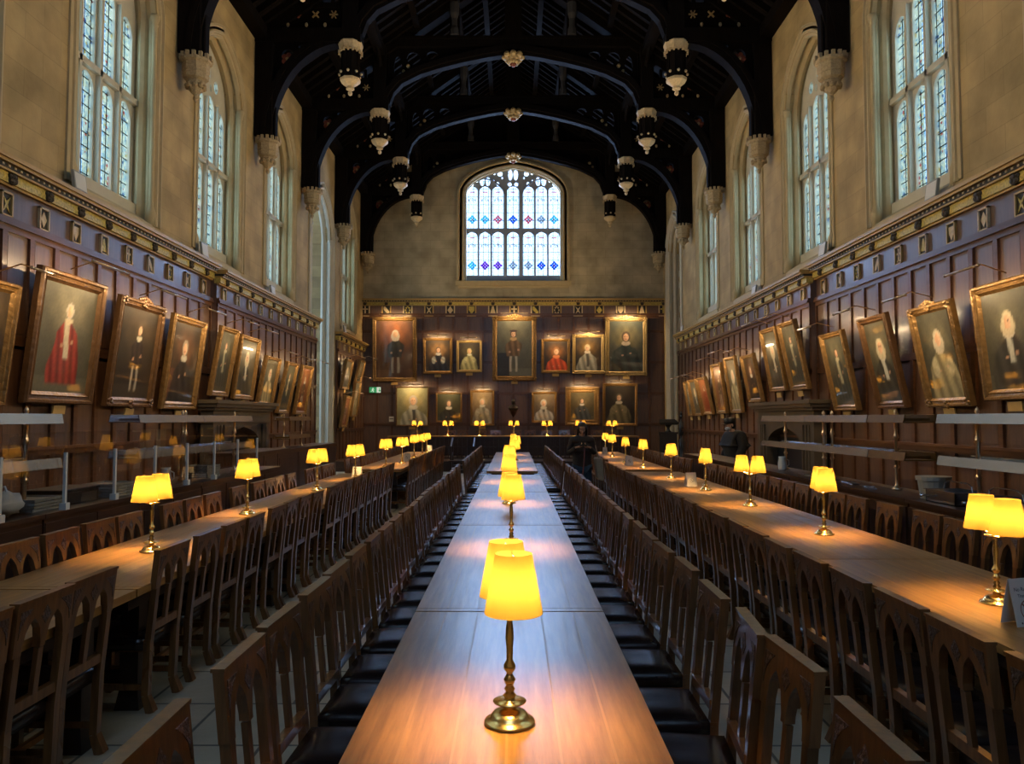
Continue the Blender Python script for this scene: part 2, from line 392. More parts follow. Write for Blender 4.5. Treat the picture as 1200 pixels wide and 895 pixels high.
# ================================================================== THE ROOM
WX = 6.1; YN = -4.0; YE = 31.0; WTOP = 10.85; RIDGE = 15.3
TR = [5.5, 9.6, 13.75, 17.87, 21.9, 26.0, 30.4]
mb = MB().mat('floor'); mb.box(-8.9, 7.6, YN, 31.4, -.12, 0); struct(mb, 'floor', 'worn grey stone flag floor of the hall')
mb = MB().mat('darkoak'); mb.box(-WX+.02, 4.5, 25.3, YE-.12, 0.002, .33); mb.box(-WX+.02, 4.5, 25.26, 25.3, .28, .34); struct(mb, 'floor_dais', 'raised wooden dais at the far end')

SPR, APX, SILL = 8.56, 9.78, 5.0
HW = 1.2
def side_wall(sg):
    F = lambda y, z, t: (sg*t, y, z)
    holes = []
    for k, y in enumerate(WIN_Y):
        if sg < 0 and k == 5: holes.append((22.98, 25.5, const(-.01), tudor(24.24, 1.26, 7.6, 1.35)))
        elif sg > 0 and k == 6: holes.append((27.8, 30.0, const(-.01), tudor(28.9, 1.1, 8.2, 1.1)))
        else: holes.append((y-HW, y+HW, const(SILL), tudor(y, HW, SPR, APX-SPR)))
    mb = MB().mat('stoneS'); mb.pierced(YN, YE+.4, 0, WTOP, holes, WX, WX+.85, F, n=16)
    w = struct(mb, 'wall_left' if sg < 0 else 'wall_right', 'pale stone side wall pierced by tall windows')
    # moulded reveals, shafts and sloping sills
    for k, y in enumerate(WIN_Y):
        oriel = sg < 0 and k == 5; passage = sg > 0 and k == 6
        if oriel: c, hw, spr, rise, sl = 24.24, 1.26, 7.6, 1.35, 0.0
        elif passage: c, hw, spr, rise, sl = 28.9, 1.1, 8.2, 1.1, 0.0
        else: c, hw, spr, rise, sl = y, HW, SPR, APX-SPR, SILL
        f = tudor(c, hw, spr, rise)
        path = [(c-hw, sl), (c-hw, spr-.02)] + [(c-hw*math.cos(PI*i/24), f(c-hw*math.cos(PI*i/24))) for i in range(1, 24)] + [(c+hw, spr-.02), (c+hw, sl)]
        mb = MB().mat('palestone' if (oriel or passage) else 'stone')
        prof = [(.20, .0), (.20, -.03), (.15, -.045), (.13, 0), (.09, .0), (.07, -.035), (.03, -.035), (.01, .0), (-.02, .03), (-.05, .03), (-.06, .10), (-.02, .12), (0, .16), (-.05, .2), (-.08, .26), (-.05, .32), (0, .34)]
        if oriel or passage: prof = [(.34, 0), (.34, -.05), (.28, -.07), (.25, 0), (.2, 0), (.17, -.06), (.11, -.06), (.08, 0)] + prof[6:]
        mb.sweep(path, prof, plane='YZ', x=sg*WX, sgn=sg)
        for e in (-1, 1):     # engaged shaft with capital and base on each jamb
            yy = c+e*(hw-.035); xx = sg*(WX+.035); zb = sl if sl == 0 else sl-.02
            mb.smooth = True
            mb.lathe([(.075, zb), (.075, zb+.25), (.05, zb+.32), (.042, zb+.36), (.042, spr-.12), (.06, spr-.10), (.045, spr-.06), (.075, spr+.02), (.078, spr+.08), (.05, spr+.1)], (xx, yy, 0), 10)
            mb.smooth = False
        if not (oriel or passage):
            mb.add([(sg*(WX-.02), c-hw, sl), (sg*(WX-.02), c+hw, sl), (sg*(WX+.5), c+hw, sl+.33), (sg*(WX+.5), c-hw, sl+.33),
                    (sg*(WX-.02), c-hw, sl-.1), (sg*(WX-.02), c+hw, sl-.1), (sg*(WX+.5), c+hw, sl-.1), (sg*(WX+.5), c-hw, sl-.1)],
                   [(0, 1, 2, 3), (4, 5, 6, 7), (0, 1, 5, 4), (3, 2, 6, 7), (1, 2, 6, 5), (0, 3, 7, 4)])
        struct(mb, 'trim_%d' % (k+1+(10 if sg > 0 else 0)), 'moulded stone window surround with slim shafts')
    return w
side_wall(-1); side_wall(1)

def side_window(sg, y, idx):
    """four lights on two tiers under a flat pointed head"""
    x0, x1 = WX+.34, WX+.52
    F = lambda u, z, t: (sg*t, u, z)
    hw = HW-.02; f = tudor(y, hw, SPR-.02, APX-SPR-.02); mb = MB().mat('palestone')
    n = 4; edge = .12; mul = .155; lw = (2*hw-2*edge-(n-1)*mul)/n; holes = []
    for i in range(n):
        a = y-hw+edge+i*(lw+mul); c = a+lw/2
        holes.append((a, a+lw, const(5.40), parch(c, lw/2, 6.78, .24)))
        top = 8.45 if i in (0, 3) else 8.62
        holes.append((a, a+lw, const(7.18), parch(c, lw/2, top-.25, .25)))
    for c, cz, rx, rz in ((y-.58, 8.92, .12, .13), (y+.58, 8.92, .12, .13), (y-.16, 9.12, .11, .24), (y+.16, 9.12, .11, .24), (y-.30, 8.80, .06, .08), (y+.30, 8.80, .06, .08)):
        holes.append(oval(c, cz, rx, rz))
    mb.pierced(y-hw, y+hw, 5.2, f, holes, x0+.03, x1+.0, F, n=6)
    for i in range(1, n):   # projecting mullion ribs
        a = y-hw+edge+i*(lw+mul)-mul
        mb.box(sg*(x0-.05), sg*(x0+.06), a+.045, a+mul-.045, 5.3, 8.5)
    mb.box(sg*(x0-.05), sg*(x0+.06), y-hw, y+hw, 7.05, 7.15)
    mb.box(sg*(x0-.06), sg*x1, y-hw, y+hw, 5.15, 5.36)
    w = struct(mb, 'window_%d' % idx, 'tall traceried stone window with pale blue leaded glass')
    g = MB().mat('sidepane'); f2 = tudor(y, hw-.01, SPR-.03, APX-SPR-.04)
    g.pierced(y-hw+.01, y+hw-.01, 5.25, f2, [], x1-.105, x1-.10, F, n=10, extra=[y-hw+.01+(2*hw-.02)*i/14 for i in range(15)])
    g.build('stained_glass', parent=w)
i = 1
for k, y in enumerate(WIN_Y):
    if k != 5: side_window(-1, y, i); i += 1
    if k != 6: side_window(1, y, i); i += 1

# ---- oriel on the left: deep stone bay with its own window
def oriel():
    mb = MB().mat('palestone'); F = lambda y, z, t: (t, y, z)
    x0, x1 = -8.6, -6.95
    mb.pierced(22.7, 25.8, 0, 9.3, [(23.2+i*.56, 23.2+i*.56+.46, const(1.4 if j == 0 else (3.6 if j == 1 else 5.9)), parch(23.43+i*.56, .23, [3.0, 5.2, 8.0][j], .25)) for i in range(4) for j in range(3)], x0-.2, x0, F, n=6)
    for yy, s in ((25.5, 1), (22.98, -1)):      # side reveals with blind tracery
        Fx = lambda x, z, t, yy=yy, s=s: (x, yy+s*t, z)
        hs = []
        for i in range(3):
            a = x0+.1+i*.52
            for z0, z1 in ((.5, 2.2), (2.5, 3.7), (4.0, 5.2), (5.5, 7.6)): hs.append((a, a+.42, const(z0), parch(a+.21, .21, z1-.3, .22)))
        mb.pierced(x0, x1, 0, 9.3, hs, .0, .08, Fx, n=6)
        mb.box(x0, x1+.0, yy+s*.08, yy+s*.25, 0, 9.3)
    mb.box(x0-.2, x1, 22.7, 25.8, 9.3, 9.5)
    w = struct(mb, 'window_20', 'deep stone bay with blind tracery and cool daylight')
    g = MB().mat(glass('oriel_glass', (.75, .85, .95), .05)); g.box(x0-.12, x0-.11, 23.0, 25.6, 1.2, 8.4); g.build('stained_glass', parent=w)
oriel()
def passage():
    mb = MB().mat('palestone')
    mb.box(6.9, 7.1, 27.4, 30.4, 0, 9.6)
    F = lambda x, z, t: (x, 30.0-t, z)
    hs = []
    for z in (1.0, 2.6, 4.2, 5.8, 7.2):
        hs.append(oval(6.62, z, .13, .2)); hs.append((6.5, 6.74, (lambda u, z=z: z+.35), parch(6.62, .12, z+1.0, .15)))
    mb.pierced(6.45, 6.88, 0, 8.2, hs, 0, .05, F, n=6)
    struct(mb, 'wall_passage', 'pale stone recess panelled with quatrefoils')
passage()

# ---- end wall with the great seven-light window
def end_wall():
    F = lambda x, z, t: (x, t, z)
    c, hw, spr, apx, sill = 0, 1.99, 10.92, 12.05, 7.34
    roofz = lambda x: WTOP + (WX+.1-abs(x))*(RIDGE-WTOP)/(WX+.1)
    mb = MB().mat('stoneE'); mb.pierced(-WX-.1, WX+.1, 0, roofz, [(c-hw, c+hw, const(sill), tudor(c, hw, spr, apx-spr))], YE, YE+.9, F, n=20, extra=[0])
    struct(mb, 'wall_far', 'cream ashlar end wall above the panelling')
    f = tudor(c, hw, spr, apx-spr)
    path = [(c+hw, sill), (c+hw, spr-.02)] + [(c+hw*math.cos(PI*i/30), f(hw*math.cos(PI*i/30))) for i in range(1, 30)] + [(c-hw, spr-.02), (c-hw, sill)]
    mb = MB().mat('stone')
    mb.sweep(path, [(-.30, 0), (-.30, -.08), (-.22, -.10), (-.19, 0), (-.1, .0), (-.08, -.04), (-.03, -.04), (-.01, 0), (.03, .05), (.06, .05), (.07, .12), (.02, .16), (.08, .22), (.03, .30)], plane='XZ', x=YE)
    mb.box(-hw-.35, hw+.35, YE-.12, YE+.3, sill-.22, sill-.02)
    mb.box(-hw-.25, hw+.25, YE-.06, YE+.1, sill-.32, sill-.22)
    struct(mb, 'trim_20', 'moulded stone arch round the great window')
    px2x = lambda p: (p/5.593+530-601.5)*31.3/900/.992
    px2z = lambda p: onplane(600, 180+p/5.593, 1, 31.3).z
    lights = [(93, 165), (178, 250), (262, 337), (360, 437), (463, 535), (548, 620), (632, 705)]
    holes = []; meds = []
    for i, (a, b) in enumerate(lights):
        a, b = px2x(a), px2x(b); m = (a+b)/2; h = (b-a)/2
        holes.append((a, b, const(px2z(798)), parch(m, h, px2z(545), .20)))
        holes.append((a, b, const(px2z(490)), parch(m, h, px2z(245), .19)))
        meds.append(m)
    for cx, cz, rx, rz in [(195, 183, 16, 30), (233, 183, 16, 30), (563, 183, 16, 30), (600, 183, 16, 30), (380, 140, 16, 36), (416, 140, 16, 36),
                           (312, 132, 17, 18), (487, 132, 17, 18), (275, 131, 8, 9), (522, 131, 8, 9), (376, 202, 15, 13), (420, 202, 15, 13), (160, 180, 8, 9), (131, 200, 9, 14), (298, 198, 10, 14), (270, 178, 7, 8), (527, 178, 7, 8),
                           (497, 198, 10, 14), (638, 180, 8, 9), (666, 200, 9, 14), (327, 160, 6, 8), (470, 160, 6, 8)]:
        holes.append(oval(px2x(cx), px2z(cz), rx/5.593*31.3/900, rz/5.593*31.3/900))
    mb = MB().mat(simple('blue_grey_window_stone', (.33, .36, .42), .8, var=.1))
    mb.pierced(-hw, hw, sill-.05, f, holes, YE+.30, YE+.44, F, n=8)
    for i in range(6):
        a = (px2x(lights[i][1])+px2x(lights[i+1][0]))/2; w_ = .05 if i not in (2, 3) else .075
        mb.box(a-w_/2, a+w_/2, YE+.22, YE+.32, sill, 11.0)
    for s in (-1, 1):     # the two strong sub-arches
        pts = [(s*(.34), 10.9), (s*.42, 11.15), (s*.62, 11.38), (s*.9, 11.56), (s*1.2, 11.64), (s*1.6, 11.5), (s*1.95, 11.1)]
        mb.tube([(p[0], YE+.28, p[1]) for p in pts], .035, 6)
    w = struct(mb, 'window_21', 'great seven-light end window with white and blue glass')
    g = MB().mat('endpane'); g.pierced(-hw+.01, hw-.01, sill, tudor(c, hw-.01, spr-.02, apx-spr-.02), [], YE+.36, YE+.365, F, n=10, extra=[-hw+.01+(2*hw-.02)*i/20 for i in range(21)])
    g.build('clear_glazing', parent=w)
    T = lambda nm, c_: glass(nm, c_, .03)
    blue, cyan, red, purple, grey, green = T('blue_glass', (.10, .28, .75)), T('cyan_glass', (.25, .62, .80)), T('red_glass', (.75, .30, .34)), T('purple_glass', (.40, .16, .60)), T('silver_glass', (.50, .52, .56)), T('green_glass', (.35, .62, .52))
    uc = [cyan, cyan, red, blue, red, grey, cyan]; lc = [cyan, purple, purple, grey, grey, blue, blue]
    for row, cols, zc in ((0, uc, px2z(430)), (1, lc, px2z(732))):
        for i, m_ in enumerate(meds):
            gm = MB().mat(cols[i]); yy = YE+.345
            for j in range(8):
                t = PI*j/4; r = .115 if j % 2 else .175
                gm.lathe([(.001, 0), (.055, 0), (.055, .004), (.001, .004)], (0, 0, 0), 7)
                for q in range(len(gm.v)-28, len(gm.v)):
                    v = gm.v[q]; gm.v[q] = Vector((m_+v.x+math.cos(t)*r*.75, yy+v.z, zc+v.y+math.sin(t)*r*.75))
            gm.mat(grey if row == 0 else purple if i in (1, 2, 5, 6) else cols[i])
            gm.lathe([(.001, 0), (.05, 0), (.05, .004), (.001, .004)], (0, 0, 0), 8)
            for q in range(len(gm.v)-32, len(gm.v)):
                v = gm.v[q]; gm.v[q] = Vector((m_+v.x, yy-.004+v.z, zc+v.y))
            gm.build('glass_medallion', parent=w)
    for row, z1, z0 in ((0, px2z(250), px2z(300)), (1, px2z(550), px2z(600))):
        for i, m_ in enumerate(meds):
            gm = MB().mat(red); yy = YE+.345
            gm.box(m_-.10, m_+.10, yy, yy+.004, z1-.025, z1+.02)
            gm.mat(green if (i == 3 and row == 0) else grey)
            for q in range(5): gm.box(m_-.13+q*.055, m_-.10+q*.055, yy, yy+.004, z0-.03+.05*math.sin(q*1.6), z0+.10-.04*abs(q-2))
            gm.box(m_-.15, m_-.11, yy, yy+.004, z0-.08, z0+.02); gm.box(m_+.11, m_+.15, yy, yy+.004, z0-.08, z0+.02)
            gm.build('glass_inscription', parent=w)
end_wall()
mb = MB().mat('roofdeck')
mb.pierced(-3.62, 3.62, lambda x: 12.42-.055*abs(x)**1.9-(.35 if abs(x) > 3.2 else 0), lambda x: WTOP+(WX+.1-abs(x))*(RIDGE-WTOP)/(WX+.1), [], YE-.42, YE-.36, lambda x, z, t: (x, t, z), extra=[-3.6+.2*i for i in range(37)])
struct(mb, 'trim_22', 'dark boarding filling the gable above the last truss')
# ---- near wall behind the camera, with a window
mb = MB().mat('stoneE'); rz_ = lambda x: WTOP + (WX+.1-abs(x))*(RIDGE-WTOP)/(WX+.1)
mb.pierced(-WX-.1, WX+.1, 0, rz_, [(-2.3, 2.3, const(6.2), tudor(0, 2.3, 10.2, 1.2))], YN-.5, YN, lambda x, z, t: (x, t, z), n=14, extra=[0])
struct(mb, 'wall_near', 'stone wall behind the viewpoint')
g = MB().mat(glass('near_window_glass', (.8, .9, 1), .05)); g.box(-2.3, 2.3, YN-.3, YN-.295, 6.2, 11.4); g.mat('palestone')
for i in range(-2, 3): g.box(i*.78-.05, i*.78+.05, YN-.34, YN-.2, 6.2, 11.2)
struct(g, 'window_22', 'window in the wall behind the viewpoint')

# ---- roof deck with rafters and purlins
def roof():
    k = (RIDGE-WTOP)/(WX+.1)
    mb = MB().mat('roofdeck')
    for s in (-1, 1):
        mb.add([(s*(WX+.9), YN-.6, WTOP-.8*k), (0, YN-.6, RIDGE), (0, YE+1, RIDGE), (s*(WX+.9), YE+1, WTOP-.8*k),
                (s*(WX+.9), YN-.6, WTOP-.8*k+.15), (0, YN-.6, RIDGE+.15), (0, YE+1, RIDGE+.15), (s*(WX+.9), YE+1, WTOP-.8*k+.15)],
               [(0, 1, 2, 3), (7, 6, 5, 4), (0, 1, 5, 4), (3, 2, 6, 7), (0, 3, 7, 4)])
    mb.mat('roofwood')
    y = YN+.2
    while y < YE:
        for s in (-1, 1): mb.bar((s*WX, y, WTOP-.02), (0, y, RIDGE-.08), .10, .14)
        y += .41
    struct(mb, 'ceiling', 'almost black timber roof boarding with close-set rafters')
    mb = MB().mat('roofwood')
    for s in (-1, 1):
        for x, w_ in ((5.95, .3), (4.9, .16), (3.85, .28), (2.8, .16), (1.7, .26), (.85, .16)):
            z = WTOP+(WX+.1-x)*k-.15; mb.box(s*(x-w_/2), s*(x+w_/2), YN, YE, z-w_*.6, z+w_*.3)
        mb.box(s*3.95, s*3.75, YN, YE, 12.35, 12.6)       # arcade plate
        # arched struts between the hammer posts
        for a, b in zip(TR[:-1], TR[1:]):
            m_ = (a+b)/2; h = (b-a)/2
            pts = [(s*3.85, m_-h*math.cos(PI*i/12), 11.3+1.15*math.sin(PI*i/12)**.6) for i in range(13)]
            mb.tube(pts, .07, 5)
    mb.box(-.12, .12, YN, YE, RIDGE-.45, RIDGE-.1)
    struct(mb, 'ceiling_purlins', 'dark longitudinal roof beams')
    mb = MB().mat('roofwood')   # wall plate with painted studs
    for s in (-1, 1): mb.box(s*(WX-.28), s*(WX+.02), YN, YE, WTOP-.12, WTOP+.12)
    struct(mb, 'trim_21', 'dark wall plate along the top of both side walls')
roof()

# ---- hammerbeam truss
def emblem(mb, x, y, z, r, kind):
    mb.mat(['bronzegilt', 'redpaint', 'bronzegilt'][kind % 3])
    if kind % 3 == 0:
        for a in (PI/4, -PI/4): mb.bar((x-r*math.cos(a), y, z-r*math.sin(a)), (x+r*math.cos(a), y, z+r*math.sin(a)), .03, r*.34, up=(0, 0, 1))
    elif kind % 3 == 1:
        for j in range(5):
            t = 2*PI*j/5; mb.ball((x+r*.55*math.cos(t), y, z+r*.55*math.sin(t)), r*.38, 5, 1, .4)
        mb.mat('bronzegilt'); mb.ball((x, y, z), r*.3, 5, 1, .6)
    else:
        for a in (0, PI/3, -PI/3): mb.bar((x-r*math.cos(a), y, z-r*math.sin(a)), (x+r*math.cos(a), y, z+r*math.sin(a)), .03, r*.25)
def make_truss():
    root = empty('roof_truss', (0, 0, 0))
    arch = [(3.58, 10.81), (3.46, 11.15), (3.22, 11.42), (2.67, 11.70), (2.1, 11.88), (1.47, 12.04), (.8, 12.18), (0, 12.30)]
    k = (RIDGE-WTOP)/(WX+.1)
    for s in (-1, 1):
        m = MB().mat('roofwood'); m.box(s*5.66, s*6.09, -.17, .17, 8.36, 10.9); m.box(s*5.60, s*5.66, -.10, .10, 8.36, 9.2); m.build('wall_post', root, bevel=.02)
        # curved brace + spandrel
        m = MB().mat('roofwood'); pts = []
        for i in range(15):
            a = PI/2*i/14; pts.append((4.0+1.70*math.cos(a), 8.36+2.24*math.sin(a)))
        for (a, b), (c, d) in zip(pts[:-1], pts[1:]):
            for w_, o0, o1 in ((.15, 0, .13), (.19, .13, .24)):
                def off(p, o): 
                    q = Vector((p[0]-4.0, (p[1]-8.36)*.6)); q.normalize(); return (p[0]+q.x*o, p[1]+q.y*o)
                P = [off((a, b), o0), off((c, d), o0), off((c, d), o1), off((a, b), o1)]
                m.add([(s*p[0], -w_, p[1]) for p in P]+[(s*p[0], w_, p[1]) for p in P], [(0, 1, 2, 3), (7, 6, 5, 4), (0, 1, 5, 4), (2, 3, 7, 6)])
        m.build('arched_brace', root)
        m = MB().mat('roofwood'); fz = lambda x: 8.5+2.24*math.sqrt(max(0, 1-((x-4.0)/1.72)**2)) if x > 4 else 10.6
        m.pierced(4.0, 5.72, fz, 10.7, [oval(5.35, 10.3, .16, .2), oval(5.0, 10.55, .1, .06), oval(5.55, 9.8, .06, .16)], -.05, .05, lambda x, z, t: (s*x, t, z), n=8, extra=[4+.12*i for i in range(15)])
        for yy in (-.07, .07):
            emblem(m, s*5.35, yy, 10.25, .17, 1); m.mat('creampaint'); m.ball((s*5.55, yy, 9.75), .06, 6, .7, .5, 1.6)
        m.build('spandrel', root)
        m = MB().mat('roofwood'); m.box(s*3.6, s*6.09, -.19, .19, 10.62, 10.95)
        m.mat('roofwood'); m.box(s*3.9, s*5.95, -.06, .06, 10.95, 11.55); m.box(s*3.9, s*5.95, -.1, .1, 11.5, 11.6)
        for i in range(4):
            for yy in (-.08, .08): emblem(m, s*(5.55-.43*i), yy, 11.32, .10, [0, 1, 0, 2][i])
        m.mat('creampaint')
        for i in range(5): m.ball((s*(5.78-.44*i), -.1, 11.06), .05, 6, .8, .6, 1.1); m.ball((s*(5.78-.44*i), .1, 11.06), .05, 6, .8, .6, 1.1)
        m.build('hammerbeam', root)
        m = MB().mat('roofwood'); m.box(s*3.66, s*4.06, -.19, .19, 10.66, 12.55); m.box(s*3.60, s*3.66, -.1, .1, 10.7, 12.4); m.build('hammer_post', root, bevel=.03)
        # pendant: crowned lantern hanging under the hammerbeam end
        m = MB().mat('roofwood'); o8 = PI/8
        m.lathe([(.19, 9.72), (.20, 9.8), (.20, 10.42), (.23, 10.5), (.23, 10.66)], (s*3.87, 0, 0), 8, rot=o8)
        for j in range(8):
            t = 2*PI*j/8+o8; m.tube([(s*3.87+.21*math.cos(t), .21*math.sin(t), 9.75), (s*3.87+.21*math.cos(t), .21*math.sin(t), 10.45)], .02, 4)
        p = m.build('pendant', root)
        m = MB().mat('creampaint')
        m.lathe([(.24, 10.44), (.27, 10.47), (.285, 10.56), (.30, 10.60), (.30, 10.64), (.2, 10.66)], (s*3.87, 0, 0), 8, rot=o8)
        for j in range(16):
            t = 2*PI*j/16; m.bar((s*3.87+.27*math.cos(t), .27*math.sin(t), 10.38), (s*3.87+.27*math.cos(t), .27*math.sin(t), 10.45), .04, .04)
        m.build('pendant_crown', p)
        m = MB().mat('creampaint')
        m.lathe([(.001, 9.38), (.045, 9.41), (.055, 9.46), (.03, 9.50), (.10, 9.54), (.09, 9.60), (.17, 9.66), (.24, 9.72), (.25, 9.78), (.2, 9.8)], (s*3.87, 0, 0), 8, rot=o8)
        for j in range(8):
            t = 2*PI*j/8; m.ball((s*3.87+.26*math.cos(t), .26*math.sin(t), 9.90), .035, 5)
        m.build('pendant_cup', p)
        # principal rafter, queen post, studs
        m = MB().mat('roofwood'); m.bar((s*6.05, 0, WTOP+.0), (0, 0, RIDGE-.15), .3, .42); m.build('principal_rafter', root)
        m = MB().mat('roofwood'); m.box(s*1.56, s*1.84, -.14, .14, 12.8, 14.1)
        m.mat(simple('painted_lit_timber', (.055, .055, .065), .6)) if s == -1 else m.mat(bpy.data.materials['painted_lit_timber'])  # light falling on the queen post base put into this paler grey
        m.lathe([(.13, 12.82), (.12, 13.0), (.08, 13.1), (.08, 13.3), (.13, 13.45), (.14, 13.9)], (s*1.7, -.16, 0), 8); m.build('queen_post', root)
        for i in range(4):
            m = MB().mat('roofwood'); m.box(s*(4.25+.28*i), s*(4.33+.28*i), -.05, .05, 11.6, WTOP+(WX-4.3-.28*i)*k-.15); m.build('strut', root)
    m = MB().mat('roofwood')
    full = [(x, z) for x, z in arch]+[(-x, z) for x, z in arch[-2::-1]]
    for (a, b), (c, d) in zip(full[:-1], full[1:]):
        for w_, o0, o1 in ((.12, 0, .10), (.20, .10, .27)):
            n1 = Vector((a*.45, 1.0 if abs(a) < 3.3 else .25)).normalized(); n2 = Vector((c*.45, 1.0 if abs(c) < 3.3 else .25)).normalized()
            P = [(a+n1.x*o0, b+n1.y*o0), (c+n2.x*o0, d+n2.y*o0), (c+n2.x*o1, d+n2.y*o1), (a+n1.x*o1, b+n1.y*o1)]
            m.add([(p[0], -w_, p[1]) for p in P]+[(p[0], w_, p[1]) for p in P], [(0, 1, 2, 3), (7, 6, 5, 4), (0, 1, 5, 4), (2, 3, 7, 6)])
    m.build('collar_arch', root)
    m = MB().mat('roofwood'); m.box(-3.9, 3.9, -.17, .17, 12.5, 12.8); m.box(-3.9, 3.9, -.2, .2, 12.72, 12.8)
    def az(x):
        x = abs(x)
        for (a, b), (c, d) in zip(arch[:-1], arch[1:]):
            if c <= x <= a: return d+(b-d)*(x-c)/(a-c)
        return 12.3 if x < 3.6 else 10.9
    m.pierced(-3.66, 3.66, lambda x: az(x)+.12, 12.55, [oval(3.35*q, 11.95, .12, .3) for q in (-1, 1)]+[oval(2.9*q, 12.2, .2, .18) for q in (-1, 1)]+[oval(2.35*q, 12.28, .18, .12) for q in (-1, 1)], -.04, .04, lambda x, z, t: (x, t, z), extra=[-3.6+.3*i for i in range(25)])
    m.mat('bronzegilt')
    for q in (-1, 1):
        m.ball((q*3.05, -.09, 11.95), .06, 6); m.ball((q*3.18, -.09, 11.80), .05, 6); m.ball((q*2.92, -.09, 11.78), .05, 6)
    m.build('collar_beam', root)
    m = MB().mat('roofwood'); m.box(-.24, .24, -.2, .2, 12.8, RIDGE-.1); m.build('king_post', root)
    m = MB().mat('bronzegilt')
    m.smooth = True; m.ball((0, 0, 12.22), .17, 8, 1.3, 1.3, .9); m.smooth = False
    for j in range(8):
        t = 2*PI*j/8; m.ball((.25*math.cos(t), .25*math.sin(t), 12.26), .095, 6); m.ball((.13*math.cos(t), .13*math.sin(t), 12.10), .07, 5)
    m.mat('redpaint'); m.ball((0, 0, 12.06), .10, 6); m.build('boss', root)
    return root
tr0 = make_truss()
kids(tr0)
for i, y in enumerate(TR):
    t = tr0 if i == 0 else copy_tree(tr0)
    t.location = (0, y, 0)
    far = len(TR)-1-i
    tag(t, 'black timber hammerbeam truss, ' + ('the one set against the end wall' if far == 0 else ordn(far)+' forward of the truss at the end wall'), 'roof truss', 'hammerbeam trusses of the roof')

# ---- carved stone corbels under the wall posts
def make_corbel():
    m = MB().mat('carvedstone')
    o8 = PI/8
    m.lathe([(.02, -.72), (.05, -.66), (.03, -.60), (.09, -.55), (.15, -.44), (.17, -.36), (.14, -.34), (.22, -.30), (.24, -.22), (.22, -.20), (.24, -.17), (.24, -.03), (.285, 0), (.285, .05), (.25, .05)], (0, 0, 0), 8, 1, 1, o8)
    for j in range(14):
        t = 2*PI*j/14; m.bar((.26*math.cos(t), .26*math.sin(t), .04), (.26*math.cos(t), .26*math.sin(t), .13), .06, .05)
    for j in range(10):
        t = 2*PI*j/10; m.ball((.15*math.cos(t), .15*math.sin(t), -.44), .05, 5)
    m.box(-.3, .3, -.02, .3, -.3, .03) if False else None
    return m.build('stone_corbel')
cb = make_corbel()
first = True
for sg, side in ((-1, 'left'), (1, 'right')):
    for i, y in enumerate(TR):
        c = cb if first else cb.copy()
        if not first: COL.objects.link(c)
        first = False
        c.location = (sg*5.80, y, 8.23)
        tag(c, 'carved octagonal stone corbel on the %s wall carrying the %s truss' % (side, ('end-wall' if i == len(TR)-1 else ordn(len(TR)-1-i)+' forward')), 'corbel', 'corbels under the roof posts')

# ================================================================== PANELLING
def shield(mb, cx, cz, w, h, k, F):
    """one heraldic tablet: frame, field and a simple device; F(u,z,t): t out of the wall"""
    fm = ['corniceoak', 'creampaint'][k % 2]
    def bx(u0, u1, z0, z1, t0, t1):
        vs = [F(u, z, t) for t in (t0, t1) for (u, z) in ((u0, z0), (u1, z0), (u1, z1), (u0, z1))]
        mb.add(vs, [(0, 1, 2, 3), (7, 6, 5, 4), (0, 1, 5, 4), (1, 2, 6, 5), (2, 3, 7, 6), (3, 0, 4, 7)])
    b = w*.12
    mb.mat(fm); bx(cx-w/2, cx+w/2, cz-h/2, cz-h/2+b, 0, .035); bx(cx-w/2, cx+w/2, cz+h/2-b, cz+h/2, 0, .035); bx(cx-w/2, cx-w/2+b, cz-h/2, cz+h/2, 0, .035); bx(cx+w/2-b, cx+w/2, cz-h/2, cz+h/2, 0, .035)
    mb.mat('cornicedark'); bx(cx-w/2+b, cx+w/2-b, cz-h/2+b, cz+h/2-b, 0, .012)
    mb.mat('creampaint' if k % 3 else 'giltcornice'); r = w*.3
    kk = k % 7
    def poly(ps): mb.add([F(u, z, .013) for u, z in ps]+[F(u, z, .02) for u, z in ps], [tuple(range(len(ps)))[::-1], tuple(range(len(ps), 2*len(ps)))]+[(i, (i+1) % len(ps), len(ps)+(i+1) % len(ps), len(ps)+i) for i in range(len(ps))])
    if kk == 0: poly([(cx-r, cz-h*.3), (cx-r*.5, cz+h*.1), (cx-r*.3, cz+h*.32), (cx+r*.3, cz+h*.32), (cx+r*.5, cz+h*.1), (cx+r, cz-h*.3)])
    elif kk == 1: bx(cx-r, cx+r, cz+.04*h, cz+.14*h, .012, .02); bx(cx-r*.25, cx+r*.25, cz-h*.34, cz+h*.34, .012, .02); bx(cx-r*.7, cx+r*.7, cz-h*.34, cz-h*.26, .012, .02)
    elif kk == 2: poly([(cx-r, cz+h*.05), (cx-r, cz+h*.3), (cx-r*.4, cz+h*.3), (cx+r, cz-h*.1), (cx+r, cz-h*.32), (cx+r*.5, cz-h*.32)])
    elif kk == 3:
        for a in range(8): 
            t = a*PI/4; bx(cx+r*.75*math.cos(t)-r*.22, cx+r*.75*math.cos(t)+r*.22, cz+h*.27*math.sin(t)-h*.06, cz+h*.27*math.sin(t)+h*.06, .012, .02)
    elif kk == 4: poly([(cx-r, cz+h*.32), (cx-r*.3, cz), (cx-r, cz-h*.32), (cx, cz-h*.12), (cx+r, cz-h*.32), (cx+r*.3, cz), (cx+r, cz+h*.32), (cx, cz+h*.12)])
    elif kk == 5: poly([(cx, cz+h*.33), (cx+r, cz), (cx, cz-h*.33), (cx-r, cz)])
    else: poly([(cx-r, cz+h*.3), (cx+r, cz+h*.3), (cx+r, cz), (cx, cz-h*.33), (cx-r, cz)])

